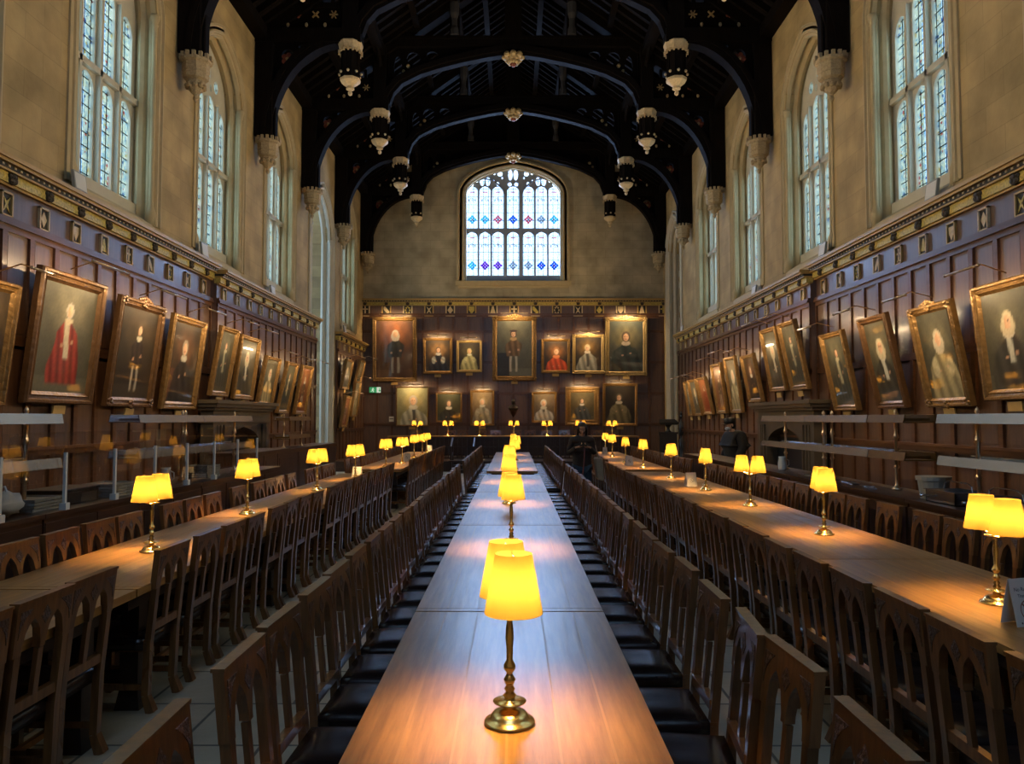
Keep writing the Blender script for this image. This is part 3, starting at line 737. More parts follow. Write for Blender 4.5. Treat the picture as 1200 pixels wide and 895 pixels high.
def panelling(name, label, u0, u1, F, zs, pw, cz0, shields, sw, sh, sz, cornice, k0=0):
    """panelled wall: zs = rail heights; F(u,z,t) t=distance in front of the wall"""
    def bx(mb, a, b, z0, z1, t0, t1):
        vs = [F(u, z, t) for t in (t0, t1) for (u, z) in ((a, z0), (b, z0), (b, z1), (a, z1))]
        mb.add(vs, [(0, 1, 2, 3), (7, 6, 5, 4), (0, 1, 5, 4), (1, 2, 6, 5), (2, 3, 7, 6), (3, 0, 4, 7)])
    mb = MB().mat('panel'); bx(mb, u0, u1, 0, zs[-1]+.05, 0, .05)
    n = max(1, round((u1-u0)/pw)); d = (u1-u0)/n
    mb.mat('panelrail')
    for i in range(n+1):
        c = u0+i*d; a, b = max(u0, c-.045), min(u1, c+.045); bx(mb, a, b, 0, zs[-1], .05, .085)
    for j, z in enumerate(zs):
        bx(mb, u0, u1, z-.055, z+.055, .05, .088)
        if j in (1, len(zs)-1): bx(mb, u0, u1, z+.02, z+.06, .085, .125)
    mb.mat('panel')
    for i in range(n):      # fielded panel centres
        for z0, z1 in zip(zs[:-1], zs[1:]): bx(mb, u0+i*d+.09, u0+(i+1)*d-.09, z0+.1, z1-.1, .05, .06)
    w = struct(mb, name, label)
    # frieze
    fr = MB().mat('panel'); bx(fr, u0, u1, zs[-1]+.05, cz0+.02, 0, .055); fr.mat('panelrail'); bx(fr, u0, u1, zs[-1]+.05, zs[-1]+.11, .05, .11)
    fr.build('frieze', parent=w)
    for i, u in enumerate(shields):
        s_ = MB(); shield(s_, u, sz, sw, sh, i+k0, lambda a, z, t: F(a, z, .055+t)); s_.build('heraldic_tablet', parent=w)
    # cornice
    ch = cornice; c = MB()
    c.mat('corniceoak'); bx(c, u0, u1, cz0, cz0+.05*ch, 0, .10)
    c.mat('giltcornice'); bx(c, u0, u1, cz0+.05*ch, cz0+.24*ch, 0, .13)
    c.mat('corniceoak'); bx(c, u0, u1, cz0+.24*ch, cz0+.28*ch, 0, .18)
    c.mat('cornicedark'); bx(c, u0, u1, cz0+.28*ch, cz0+.36*ch, 0, .19)
    c.mat('creampaint'); q = u0+.05
    while q < u1-.05: bx(c, q, q+.035, cz0+.30*ch, cz0+.34*ch, .19, .20); q += .11
    c.mat('corniceoak'); bx(c, u0, u1, cz0+.36*ch, cz0+.42*ch, 0, .24); bx(c, u0, u1, cz0+.42*ch, cz0+.50*ch, 0, .27)
    c.mat('corniceboss')
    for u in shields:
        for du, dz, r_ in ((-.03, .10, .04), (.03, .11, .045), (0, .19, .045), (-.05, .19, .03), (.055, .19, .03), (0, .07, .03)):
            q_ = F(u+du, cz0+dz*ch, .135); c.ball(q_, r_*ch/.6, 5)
    c.build('cornice', parent=w)
    return w
for sg, side in ((-1, 'left'), (1, 'right')):
    F1 = lambda u, z, t, sg=sg: (sg*(6.09-t), u, z)
    F2 = lambda u, z, t, sg=sg: (sg*(5.97-t), u, z)
    zs = [.12, 1.33, 2.68, 4.03]
    e1 = 15.2; e2 = 22.92 if sg < 0 else 27.4
    sh1 = [9.0+.725*i for i in range(-16, 9) if 9.0+.725*i < e1-.2 and 9.0+.725*i > -3.5]
    sh2 = [15.55+.76*i for i in range(20) if 15.55+.76*i < e2-.2]
    panelling('trim_%d' % (30 if sg < 0 else 33), 'dark oak panelling with shields and gilded cornice on the near %s wall' % side, YN+.02, e1, F1, zs, .52, 4.50, sh1, .21, .30, 4.29, .62, 2)
    w = panelling('trim_%d' % (31 if sg < 0 else 34), 'dark oak panelling with shields and gilded cornice on the far %s wall' % side, e1, e2, F2, zs, .52, 4.42, sh2, .21, .30, 4.24, .58, 0)
    b = MB().mat('panel'); F = F2
    b.add([F(u, z, t) for t in (-.12, 0) for (u, z) in ((e1, 0), (e2, 0), (e2, 4.7), (e1, 4.7))], [(0, 1, 2, 3), (7, 6, 5, 4), (0, 1, 5, 4), (1, 2, 6, 5), (2, 3, 7, 6), (3, 0, 4, 7)])
    b.build('backing', parent=w)
    if sg < 0:
        panelling('trim_32', 'short stretch of panelling beyond the stone bay on the left wall', 26.2, 30.95, F1, zs, .55, 4.42, [26.5+.78*i for i in range(6)], .21, .30, 4.22, .6, 4)
Fe = lambda u, z, t: (u, YE-.01-t, z)
panelling('trim_35', 'dark oak panelling behind the high table with a row of shields', -WX+.01, WX-.01, Fe, [.35, 1.5, 2.75, 4.0, 5.25, 5.88], .62, 6.30, [-6.0+.862*i for i in range(15)], .38, .50, 6.12, .55, 1)
# ================================================================== TABLES
def make_table(L, Wd=.93, H=.77, seams=None):
    root = empty('refectory_table'); hx = Wd/2
    m = MB().mat('tabletop'); n = 6 if Wd > .9 else 5; w = Wd/n
    for i in range(n): m.box(-hx+i*w+.0008, -hx+(i+1)*w-.0008, .06, L-.06, H-.045, H)
    m.box(-hx, hx, .004, .06, H-.045, H-.001); m.box(-hx, hx, L-.06, L-.004, H-.045, H-.001)
    m.mat('tableseam')
    for i in range(1, n): m.box(-hx+i*w-.004, -hx+i*w+.004, .06, L-.06, H-.03, H+.0006)
    m.build('tabletop', root)
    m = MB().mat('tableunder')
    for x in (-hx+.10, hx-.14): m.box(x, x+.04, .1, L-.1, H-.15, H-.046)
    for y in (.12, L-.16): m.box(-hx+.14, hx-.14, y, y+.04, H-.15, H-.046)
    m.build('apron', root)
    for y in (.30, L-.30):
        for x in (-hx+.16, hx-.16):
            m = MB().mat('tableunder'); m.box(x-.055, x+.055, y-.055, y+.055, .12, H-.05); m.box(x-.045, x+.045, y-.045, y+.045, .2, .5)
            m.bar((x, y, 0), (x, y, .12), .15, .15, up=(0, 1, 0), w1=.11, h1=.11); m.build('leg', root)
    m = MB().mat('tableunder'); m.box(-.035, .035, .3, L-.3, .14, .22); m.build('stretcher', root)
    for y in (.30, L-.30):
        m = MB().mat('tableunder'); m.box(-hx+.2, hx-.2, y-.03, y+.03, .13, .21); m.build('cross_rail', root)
    return root
def tables(x, spans, Wd, row):
    base = None; L0 = None
    for i, (a, b) in enumerate(spans):
        if base is None or abs((b-a)-L0) > .05: base = make_table(b-a, Wd); L0 = b-a; t = base
        else: t = copy_tree(base)
        t.location = (x, a, 0)
        tag(t, 'long oak refectory table in the %s row, %s from the near end' % (row, ordn(i)), 'table', 'refectory tables')
tables(-.02, [(.80, 3.95), (3.96, 7.11), (7.12, 10.27), (10.28, 13.43), (14.35, 16.99), (17.0, 19.64), (19.65, 22.29)], .955, 'middle')
tables(2.585, [(2.26, 5.41), (5.42, 8.57), (8.58, 11.73), (11.74, 14.20), (14.75, 17.35), (17.36, 19.96), (19.97, 22.57)], .93, 'right')
tables(-2.625, [(1.30, 4.45), (4.46, 7.61), (7.62, 10.77), (10.78, 13.80), (14.75, 17.35), (17.36, 19.96), (19.97, 22.57)], .93, 'left')
# high table on the dais
t = empty('high_table', (0, 28.5, .332), 0, 'long high table on the raised dais under the portraits', 'table')
m = MB().mat('tabletop'); m.box(-4.6, 4.6, -.42, .42, .72, .77); m.build('tabletop', t)
m = MB().mat('darkoak'); m.box(-4.5, 4.5, -.36, -.33, .06, .72)
for i in range(13): m.box(-4.5+.75*i-.04, -4.5+.75*i+.04, -.385, -.36, .06, .72)
m.build('front_panel', t)
for x in (-4.4, -1.5, 1.5, 4.4): m = MB().mat('darkoak'); m.box(x-.06, x+.06, -.32, .36, 0, .72); m.build('trestle', t)

# ================================================================== CHAIRS
CH = .955
def make_chair():
    """origin on the floor under the seat centre, the sitter looks along +x"""
    root = empty('refectory_chair')
    lean = lambda z: -.235-.055*max(0, z-.42)/(CH-.42)
    w = .205
    # carved top rail: plate with two pointed openings cut into its lower edge
    F = lambda y, z, t: (lean(z)+t, y, z)
    a0, a1 = .018, .150; arc = lambda s: parch(s*(a0+a1)/2, (a1-a0)/2, CH-.20, .120, 1.6)
    holes = [(-a1, -a0, const(CH-.5), arc(-1)), (a0, a1, const(CH-.5), arc(1))]
    m = MB().mat('chairwood'); m.pierced(-w, w, lambda y: CH-.225, CH, holes, -.017, .019, F, n=8)
    m.box(lean(CH)-.022, lean(CH)+.023, -w-.003, w+.003, CH-.004, CH+.008)
    r = m.build('top_rail', root)
    for ps in ([(0, CH-.125), (.035, CH-.085), (0, CH-.040), (-.035, CH-.085)], [(.185, CH-.035), (.10, CH-.035), (.14, CH-.062), (.172, CH-.10), (.186, CH-.15)], [(-.185, CH-.035), (-.10, CH-.035), (-.14, CH-.062), (-.172, CH-.10), (-.186, CH-.15)]):
        m = MB().mat('chaircarve'); k = len(ps)      # low relief boss or leaf spray showing on both faces
        m.add([F(y, z, -.0195) for y, z in ps]+[F(y, z, .0215) for y, z in ps], [tuple(range(k)), tuple(range(k, 2*k))[::-1]]+[(i, (i+1) % k, k+(i+1) % k, k+i) for i in range(k)]); m.build('carving', r)
    for s in (-1, 1):
        m = MB().mat('chairwood'); m.bar((lean(CH-.22), s*.174, CH-.22), (lean(.4), s*.174, .40), .042, .036, up=(1, 0, 0)); m.build('back_post', root)
        m = MB().mat('chairwood')
        m.bar((lean(.42), s*.174, .43), (-.225, s*.174, .10), .045, .04, up=(1, 0, 0)); m.bar((-.225, s*.174, .10), (-.262, s*.174, 0), .045, .04, up=(1, 0, 0), w1=.055, h1=.05); m.build('leg', root)
        m = MB().mat('chairwood'); m.box(.165, .205, s*.18-.02, s*.18+.02, 0, .40); m.build('leg', root)
        m = MB().mat('chairwood'); m.box(-.21, .17, s*.176-.011, s*.176+.011, .13, .165); m.build('stretcher', root)
        m = MB().mat('chairwood'); m.box(-.23, .2, s*.19-.012, s*.19+.012, .36, .415); m.build('seat_rail', root)
    m = MB().mat('chairwood'); m.bar((lean(CH-.22), 0, CH-.23), (lean(.5), 0, .50), .036, .022, up=(1, 0, 0)); m.build('mullion', root)
    m = MB().mat('chairwood'); m.box(lean(.5)-.013, lean(.5)+.022, -.175, .175, .475, .52); m.build('lower_rail', root)
    m = MB().mat('chairwood'); m.box(-.01, .02, -.17, .17, .11, .14); m.build('stretcher', root)
    m = MB().mat('chairseat'); nx, ny = 8, 8; vs = []; fs = []     # stuffed leather seat
    def sz(i, j):
        a, b = i/nx*2-1, j/ny*2-1; return .455+.012*(1-a*a)*(1-b*b)-.02*max(abs(a), abs(b))**8-.010*math.exp(-((a+.1)**2+b*b)*5)
    m.smooth = True
    for i in range(nx+1):
        for j in range(ny+1):
            x = -.215+.435*i/nx; hw = .205+.01*i/nx; vs.append((x, -hw+2*hw*j/ny, sz(i, j)))
    fs = [(i*(ny+1)+j, (i+1)*(ny+1)+j, (i+1)*(ny+1)+j+1, i*(ny+1)+j+1) for i in range(nx) for j in range(ny)]
    b = len(vs); rim = [(i, 0) for i in range(nx+1)]+[(nx, j) for j in range(1, ny+1)]+[(i, ny) for i in range(nx-1, -1, -1)]+[(0, j) for j in range(ny-1, 0, -1)]
    for (i, j) in rim:
        v = vs[i*(ny+1)+j]; vs.append((v[0], v[1], .37))
    k = len(rim)
    fs += [(rim[q][0]*(ny+1)+rim[q][1], rim[(q+1) % k][0]*(ny+1)+rim[(q+1) % k][1], b+(q+1) % k, b+q) for q in range(k)]
    fs.append(tuple(range(b, b+k)))
    m.add(vs, fs); m.build('seat', root)
    return root
chair0 = make_chair(); kids(chair0); chair_used = [False]
FACE = {'+': 0.0, '-': PI}
def chair(x, y, rz, label, group):
    c = copy_tree(chair0) if chair_used[0] else chair0
    chair_used[0] = True
    c.location = (x, y, 0.0); c.rotation_euler = (0, 0, rz); tag(c, label, 'chair', group); return c
rnd = random.Random(11)
def row(topx, sgn, ys, where, jit=.012, rj=.03, hid=0):
    """topx: x of the back top; sgn: +1 when the sitter looks to +x"""
    for i, y in enumerate(ys):
        x = topx + sgn*.29 + rnd.uniform(-jit, jit); a = rnd.uniform(-rj, rj)
        if isinstance(y, tuple): y, a = y[0], y[1]
        chair(x, y, (0 if sgn > 0 else PI)+a, ('carved oak chair %s, %s from the near end' % (where, ordn(i-hid))) if i >= hid else 'carved oak chair %s, beyond the photo edge, number %s' % (where.split(',')[0], ['one', 'two', 'three', 'four'][i]), 'chairs '+where)
def cont(lst, end, pitch=.5, skip=()):
    y = lst[-1][0] if isinstance(lst[-1], tuple) else lst[-1]; i = 0
    while y+pitch < end:
        y += pitch; i += 1
        if i not in skip: lst.append(y+rnd.uniform(-.02, .02))
    return lst
row(-.935, 1, cont([2.0, 2.66, 3.13, 3.66, 4.13, 4.66, 5.16], 13.3), 'left of the middle tables, near stretch')
row(.935, -1, cont([2.02, (2.62, .05), (3.07, -.10), 3.60, 4.22, 4.75, 5.25], 13.3), 'right of the middle tables, near stretch')
row(-.93, 1, cont([14.55], 22.2), 'left of the middle tables, far stretch')
row(.93, -1, cont([14.55], 22.2), 'right of the middle tables, far stretch')
row(-2.12, -1, cont([2.55, 3.05, 3.50, 3.93, 4.84, 5.38, 5.88, 6.33, 6.97, 7.43, 7.90, 8.36, 9.05, 9.52, 10.0], 13.7, .5), 'right of the left tables, near stretch', rj=.02, hid=1)
row(-3.19, 1, cont([2.9, 3.5, 4.2, 4.94, 5.43, 5.96, 6.40, 7.20, 7.66, 8.14, 8.9, 9.6, 10.06, 10.5], 13.7, .5, skip=(2,)), 'left of the left tables, near stretch', rj=.02, hid=3)
row(-1.98, -1, cont([14.9], 22.3), 'right of the left tables, far stretch')
row(-3.25, 1, cont([15.0], 22.3), 'left of the left tables, far stretch')
row(1.69, 1, cont([2.44, 2.95, 3.42, 3.92, 4.42, 4.92, 5.42, 5.86], 14.0), 'left of the right tables, near stretch', rj=.02)
row(3.46, -1, cont([3.4, 3.9, 4.45, 4.95, 5.48, 5.97, 6.47, 7.12, 7.75, 8.2], 14.0, .5), 'right of the right tables, near stretch', rj=.02, hid=4)
row(1.80, 1, cont([14.95], 22.3), 'left of the right tables, far stretch')
row(3.40, -1, cont([14.95], 22.3), 'right of the right tables, far stretch')
for i, x in enumerate([-3.72, -2.42, -1.95, -1.25, -.66, .12, .66, 1.27, 1.95, 2.55, 3.2, 3.8]):
    c = chair(x, 29.35, -PI/2+rnd.uniform(-.05, .05), 'carved oak chair behind the high table, %s from the left' % ordn(i), 'chairs behind the high table')
    c.location.z = .332

# ================================================================== LAMPS
def make_lamp(light=True):
    root = empty('table_lamp')
    m = MB().mat('brass'); m.smooth = True
    m.lathe([(.001, 0), (.080, 0), (.083, .004), (.080, .010), (.066, .014), (.062, .024), (.052, .036), (.034, .044), (.020, .048), (.018, .056), (.001, .057)], n=28); m.build('base', root)
    m = MB().mat('brass'); m.smooth = True
    m.lathe([(.016, .050), (.022, .058), (.052, .066), (.054, .070), (.020, .070), (.016, .080), (.022, .088), (.012, .098), (.018, .108), (.011, .118), (.015, .126), (.020, .138), (.012, .150), (.009, .158),
             (.020, .172), (.019, .184), (.010, .200), (.011, .24), (.014, .27), (.012, .30), (.009, .325), (.014, .335), (.011, .345), (.050, .354), (.052, .358), (.016, .359), (.013, .372), (.016, .384), (.008, .395), (.001, .40)], n=20)
    m.build('stem', root)
    for s in (-1, 1):
        m = MB().mat('brass'); m.smooth = True
        pts = [(s*.012, 0, .366)]+[(s*(.012+.105*math.sin(PI/2*i/8)), 0, .366-.012*math.sin(PI*i/8)+.05*(1-math.cos(PI/2*i/8))) for i in range(1, 9)]
        m.tube(pts, .006, 8); m.lathe([(.010, .405), (.014, .41), (.014, .43), (.010, .435), (.010, .452)], (s*.117, 0, 0), 10)
        m.build('arm', root)
        m = MB().mat('shade'); m.smooth = True
        m.lathe([(.0905, .378), (.0575, .560)], (s*.117, 0, 0), 36); m.smooth = False
        me = m; 
        me.f = [f for f in me.f if len(f) == 4]; me.m = me.m[:len(me.f)]; me.sm = me.sm[:len(me.f)]
        sh = me.build('lamp_shade', root)
        m = MB().mat('brass')
        for j in range(3):
            t = 2*PI*j/3; m.bar((s*.117, 0, .548), (s*.117+.058*math.cos(t), .058*math.sin(t), .553), .0025, .0025)
        m.lathe([(.004, .452), (.004, .552)], (s*.117, 0, 0), 6)
        m.build('shade_carrier', sh)
        m = MB().mat('bulb'); m.smooth = True; m.ball((s*.117, 0, .476), .013, 8, sz=1.6); m.build('bulb', sh)
        if light:
            l = bpy.data.lights.new('bulb_light', 'POINT'); l.energy = BULB; l.color = (1, .60, .20); l.shadow_soft_size = .035
            o = bpy.data.objects.new('bulb_light', l); COL.objects.link(o); o.parent = root; o.location = (s*.117, .0, .458)
    return root
lamp0 = make_lamp(); kids(lamp0); lamp_used = [False]
def lamp(x, y, z, rz, label, group):
    c = copy_tree(lamp0) if lamp_used[0] else lamp0
    lamp_used[0] = True
    c.location = (x, y, z+.001); c.rotation_euler = (0, 0, rz); tag(c, label, 'lamp', group)
for i, (x, y, a) in enumerate([(-.012, 2.52, 1.68), (-.015, 5.85, 1.70), (-.05, 8.9, 1.65), (-.06, 11.9, 1.75), (.02, 14.9, 1.35), (.05, 17.9, 1.2), (.0, 20.6, 1.5)]):
    lamp(x, y, .771, a, 'brass lamp with two yellow shades on the middle tables, %s from the near end' % ordn(i), 'lamps on the middle tables')
for i, (x, y, a) in enumerate([(2.56, 4.12, -1.6), (2.62, 6.53, 1.35), (2.65, 8.65, -1.05), (2.63, 10.56, 1.3), (2.58, 12.6, 1.25), (2.56, 15.2, 1.5), (2.47, 16.96, 1.4), (2.52, 19.6, 1.3), (2.62, 21.9, 1.6)]):
    lamp(x, y, .771, a, 'brass lamp with two yellow shades on the right tables, %s from the near end' % ordn(i), 'lamps on the right tables')
for i, (x, y, a) in enumerate([(-2.66, 5.69, 1.55), (-2.72, 7.9, 1.6), (-2.67, 10.5, 1.3), (-2.52, 12.3, 1.2), (-2.56, 15.5, 1.3), (-2.42, 16.8, 1.2), (-2.47, 19.2, 1.4), (-2.42, 20.5, 1.2), (-2.46, 21.9, 1.4)]):
    lamp(x, y, .771, a, 'brass lamp with two yellow shades on the left tables, %s from the near end' % ordn(i), 'lamps on the left tables')
for i, x in enumerate([-3.56, -2.42, -1.25, .02, 1.25, 2.49, 3.66]):
    lamp(x, 28.5, 1.103, .05, 'brass lamp with two small shades on the high table, %s from the left' % ordn(i), 'lamps on the high table')

# ================================================================== NOTICE CARDS ON THE TABLES
def card(x, y, rz, label, w=.15, h=.20, text=False, z=.7712, tintc='white'):
    root = empty('table_notice', (x, y, z), rz, label, 'notice', 'folded notice cards on the tables')
    for s, nm in ((-1, 'front_leaf'), (1, 'back_leaf')):
        m = MB().mat(tintc); m.add([(-w/2, s*.045, 0), (w/2, s*.045, 0), (w/2, s*.002, h), (-w/2, s*.002, h), (-w/2, s*.043, 0), (w/2, s*.043, 0), (w/2, 0, h-.002), (-w/2, 0, h-.002)],
            [(0, 1, 2, 3), (7, 6, 5, 4), (0, 4, 5, 1), (1, 5, 6, 2), (2, 6, 7, 3), (3, 7, 4, 0)]); lf = m.build(nm, root)
        if s == -1:
            al = math.atan2(.043, h)
            def on(u, v, t=.0008): return Vector((u, -.045+.043*v/h-t, v))
            if text:
                for txt, v, sz in (('No Running', .158, .026), ('Thank you', .130, .022)):
                    cu = bpy.data.curves.new('lettering', 'FONT'); cu.body = txt; cu.size = sz; cu.align_x = 'CENTER'; cu.extrude = .0002
                    o = bpy.data.objects.new('lettering', cu); COL.objects.link(o); o.location = on(0, v); o.rotation_euler = (PI/2-al, 0, 0); cu.materials.append(M['ink'])
                    dg = bpy.context.evaluated_depsgraph_get(); me = bpy.data.meshes.new_from_object(o.evaluated_get(dg)); o2 = bpy.data.objects.new('lettering', me); COL.objects.link(o2)
                    o2.location = o.location; o2.rotation_euler = o.rotation_euler; o2.parent = lf; bpy.data.objects.remove(o)
            m = MB().mat('inkred' if text else 'ink'); cz = .072 if text else .09; R = .046 if text else .03; n = 28
            vs = []
            for i in range(n):
                t = 2*PI*i/n
                for r in (R, R*.88): vs.append(on(r*math.cos(t), cz+r*math.sin(t)))
            m.add(vs, [(2*i, 2*i+1, (2*i+3) % (2*n), (2*i+2) % (2*n)) for i in range(n)])
            c_, s_ = math.cos(PI/4), math.sin(PI/4)
            m.add([on(-R*.9*c_-.003, cz+R*.9*s_-.003), on(-R*.9*c_+.003, cz+R*.9*s_+.003), on(R*.9*c_+.003, cz-R*.9*s_+.003), on(R*.9*c_-.003, cz-R*.9*s_-.003)], [(0, 1, 2, 3)])
            if text:     # small seated figure inside the ring
                m.add([on(.0+.007*math.cos(t*PI/4), cz+.024+.007*math.sin(t*PI/4)) for t in range(8)], [tuple(range(8))])
                for a, b in (((0, .016), (-.006, -.006)), ((-.006, -.006), (.014, -.010)), ((.014, -.010), (.020, -.028)), ((0, .010), (.018, .004)), ((-.006, -.006), (-.018, -.022))):
                    p, q = Vector(a), Vector(b); d = (q-p).normalized(); nn = Vector((-d.y, d.x))*.0035
                    m.add([on(p.x+nn.x, cz+p.y+nn.y, .001), on(q.x+nn.x, cz+q.y+nn.y, .001), on(q.x-nn.x, cz+q.y-nn.y, .001), on(p.x-nn.x, cz+p.y-nn.y, .001)], [(0, 1, 2, 3)])
                m.mat('ink'); m.add([on(-.05+.005*math.cos(t*PI/4), .016+.005*math.sin(t*PI/4)) for t in range(8)], [tuple(range(8))])
                for k in range(9): m.add([on(-.035+k*.01, .012), on(-.028+k*.01, .012), on(-.028+k*.01, .017), on(-.035+k*.01, .017)], [(0, 1, 2, 3)])
            m.build('prohibition_symbol', lf)
card(2.43, 3.72, .30, 'large white notice with brown no-symbol beside the nearest right lamp', .17, .215, True)
card(2.55, 11.1, .35, 'plain white card between the fourth and fifth lamps of the right tables', .17, .2)
card(2.40, 16.0, .3, 'white card on the right tables just past the gap', .15, .2)
card(2.52, 21.2, .3, 'small pinkish card at the far end of the right tables', .12, .18)
card(-2.55, 12.6, -.3, 'pinkish white card beside the fourth lamp of the left tables', .16, .19)
card(-2.42, 17.6, -.3, 'small card on the left tables between two far lamps', .14, .18)
card(-2.42, 22.3, -.3, 'small white card at the far end of the left tables', .14, .2)
# ================================================================== PORTRAITS
def canvas_mat():
    m, nt, b = newmat('varnished_oil_paint'); at = N(nt, 'ShaderNodeVertexColor'); at.layer_name = 'paint'
    tc = N(nt, 'ShaderNodeTexCoord'); nz = N(nt, 'ShaderNodeTexNoise'); nz.inputs['Scale'].default_value = 40; nz.inputs['Detail'].default_value = 3
    nt.links.new(tc.outputs['Object'], nz.inputs['Vector']); nt.links.new(at.outputs[0], b.inputs['Base Color'])
    b.inputs['Roughness'].default_value = .06; b.inputs['Specular IOR Level'].default_value = .5; b.inputs['Coat Weight'].default_value = 1.0; b.inputs['Coat IOR'].default_value = 1.95; b.inputs['Coat Roughness'].default_value = .03; b.inputs['Roughness'].default_value = .35
    bp = N(nt, 'ShaderNodeBump'); bp.inputs['Strength'].default_value = .03; bp.inputs['Distance'].default_value = .001
    nt.links.new(nz.outputs['Fac'], bp.inputs['Height']); nt.links.new(bp.outputs[0], b.inputs['Normal']); return m
M['canvas'] = canvas_mat()
SK = (.62, .36, .22)
def mixc(a, b, t): return tuple(a[i]*(1-t)+b[i]*t for i in range(3))
def smooth(e0, e1, x): 
    t = min(1, max(0, (x-e0)/(e1-e0))); return t*t*(3-2*t)
def paint(sty, asp, seed):
    """returns colour(u, v): a half or full length sitter; u across, v up, both 0..1"""
    R = random.Random(seed); ph = [R.uniform(0, 6.28) for _ in range(8)]
    bg, glow, robe, coll, hair, pose = sty['bg'], sty['glow'], sty['robe'], sty.get('collar', (.6, .55, .45)), sty.get('hair', (.10, .07, .05)), sty.get('pose', 'sit')
    hx = .5+R.uniform(-.04, .04)
    hy, hr = {'stand': (.76, .062), 'sit': (.68, .088), 'half': (.64, .120)}[pose]
    if 'hx' in sty: hx = sty['hx']
    def f(u, v):
        x = (u-hx)*asp; y = v          # units of picture height
        w = .5+.5*math.sin(9*u+5*v+ph[0])*math.sin(7*v-4*u+ph[1]); w2 = .5+.5*math.sin(23*u+ph[2])*math.sin(19*v+ph[3])
        c = mixc(bg, glow, .75*math.exp(-((x/.24)**2+((y-hy+.02)/.20)**2))*(.7+.3*w)); c = mixc(c, tuple(k*.6 for k in bg), .5*w2)  # lighter ground round the head, some picture-light glow put into the pigment
        if 'drape' in sty: c = mixc(c, sty['drape'], smooth(.28, .42, abs(u-.5+.06*math.sin(6*v+ph[4])))*(1 if u > .5 or sty.get('both') else .2)*.8)
        if v < .14: c = mixc(c, tuple(k*1.6+.01 for k in bg), .5)
        # furniture
        if sty.get('table') and u < .36 and v < .42: c = mixc(c, sty['table'], .85)
        # body
        sh = hy-hr*1.35
        if pose == 'stand':
            bw = .06+.11*smooth(sh, sh-.14, y)+.08*smooth(.55, .20, y) if sty.get('robeshape') else .05+.10*smooth(sh, sh-.12, y)-.03*smooth(.5, .4, y)
            foot = .08 if sty.get('robeshape') else .36
            m = smooth(bw+.012, bw-.012, abs(x+.01*math.sin(14*y+ph[5])))*smooth(sh+.01, sh-.02, y)*smooth(foot-.02, foot+.02, y)
            c = mixc(c, mixc(robe, tuple(k*.45 for k in robe), .5+.5*math.sin(60*x+8*y+ph[6])), m)
            if not sty.get('robeshape'):
                for s in (-1, 1):
                    lm = smooth(.026, .014, abs(x-s*.045-.01*s*math.sin(8*y)))*smooth(.37, .35, y)*smooth(.07, .09, y); c = mixc(c, sty.get('hose', (.45, .40, .32)), lm*.85)
        else:
            bw = (.07+.20*smooth(sh, sh-.22, y)+.06*smooth(.35, .1, y))*(1.1 if pose == 'half' else .95)
            m = smooth(bw+.02, bw-.015, abs(x+.02*math.sin(9*y+ph[5])))*smooth(sh+.02, sh-.02, y)
            c = mixc(c, mixc(robe, tuple(k*.45 for k in robe), .5+.5*math.sin(34*x+9*y+ph[6])), m)
            if sty.get('sleeve'):
                for s in (-1, 1):
                    q = math.exp(-(((x-s*.15)/.075)**2+((y-sh+.20)/.13)**2)); c = mixc(c, sty['sleeve'], smooth(.3, .6, q)*(.75+.25*math.sin(50*y+30*x)))
        if sty.get('band'):    # light front panel below the neck
            c = mixc(c, sty['band'], smooth(.05, .03, abs(x-.02*math.sin(7*y)))*smooth(sh, sh-.03, y)*smooth(sty.get('bandlow', .3), sty.get('bandlow', .3)+.04, y)*.9)
        q = ((x/(hr*1.0))**2+((y-(sh+.00))/(hr*.55))**2); c = mixc(c, coll, smooth(1.2, .8, q))
        # hands
        for hx_, hy_ in ((-.07, sh-.24), (.09, sh-.20)) if pose != 'half' else ((-.10, .14), (.08, .16)):
            q = ((x-hx_)/.022)**2+((y-hy_)/.018)**2; c = mixc(c, SK, smooth(1.3, .7, q)*.8)
        # hair and face
        q = (x/(hr*.98))**2+((y-hy-.15*hr)/(hr*1.2))**2
        if sty.get('wig'): q = min(q, (x/(hr*1.25))**2+((y-hy+.5*hr)/(hr*1.2))**2)
        c = mixc(c, hair, smooth(1.15, .85, q))
        q = (x/(hr*.62))**2+((y-hy)/(hr*.86))**2; fc = mixc(SK, (.75, .48, .32), .5+.5*math.sin(x*40))
        for s in (-1, 1):
            if abs(x-s*hr*.25) < hr*.11 and abs(y-hy-hr*.15) < hr*.07: fc = (.08, .05, .04)
        if abs(x) < hr*.18 and abs(y-hy+hr*.42) < hr*.05: fc = (.40, .15, .12)
        c = mixc(c, fc, smooth(1.15, .85, q))
        if sty.get('hat'):
            q = (x/(hr*1.1))**2+((y-hy-hr*.95)/(hr*.35))**2; c = mixc(c, sty['hat'], smooth(1.15, .85, q))
        g = R2.uniform(-.12, .12)+.10*w2; return tuple(max(0, k*(1+g)) for k in c)
    R2 = random.Random(seed+1)
    return f
def ST(desc, **k): k['desc'] = desc; return k
DK, GR, BR = (.035, .026, .018), (.055, .055, .042), (.06, .038, .022)
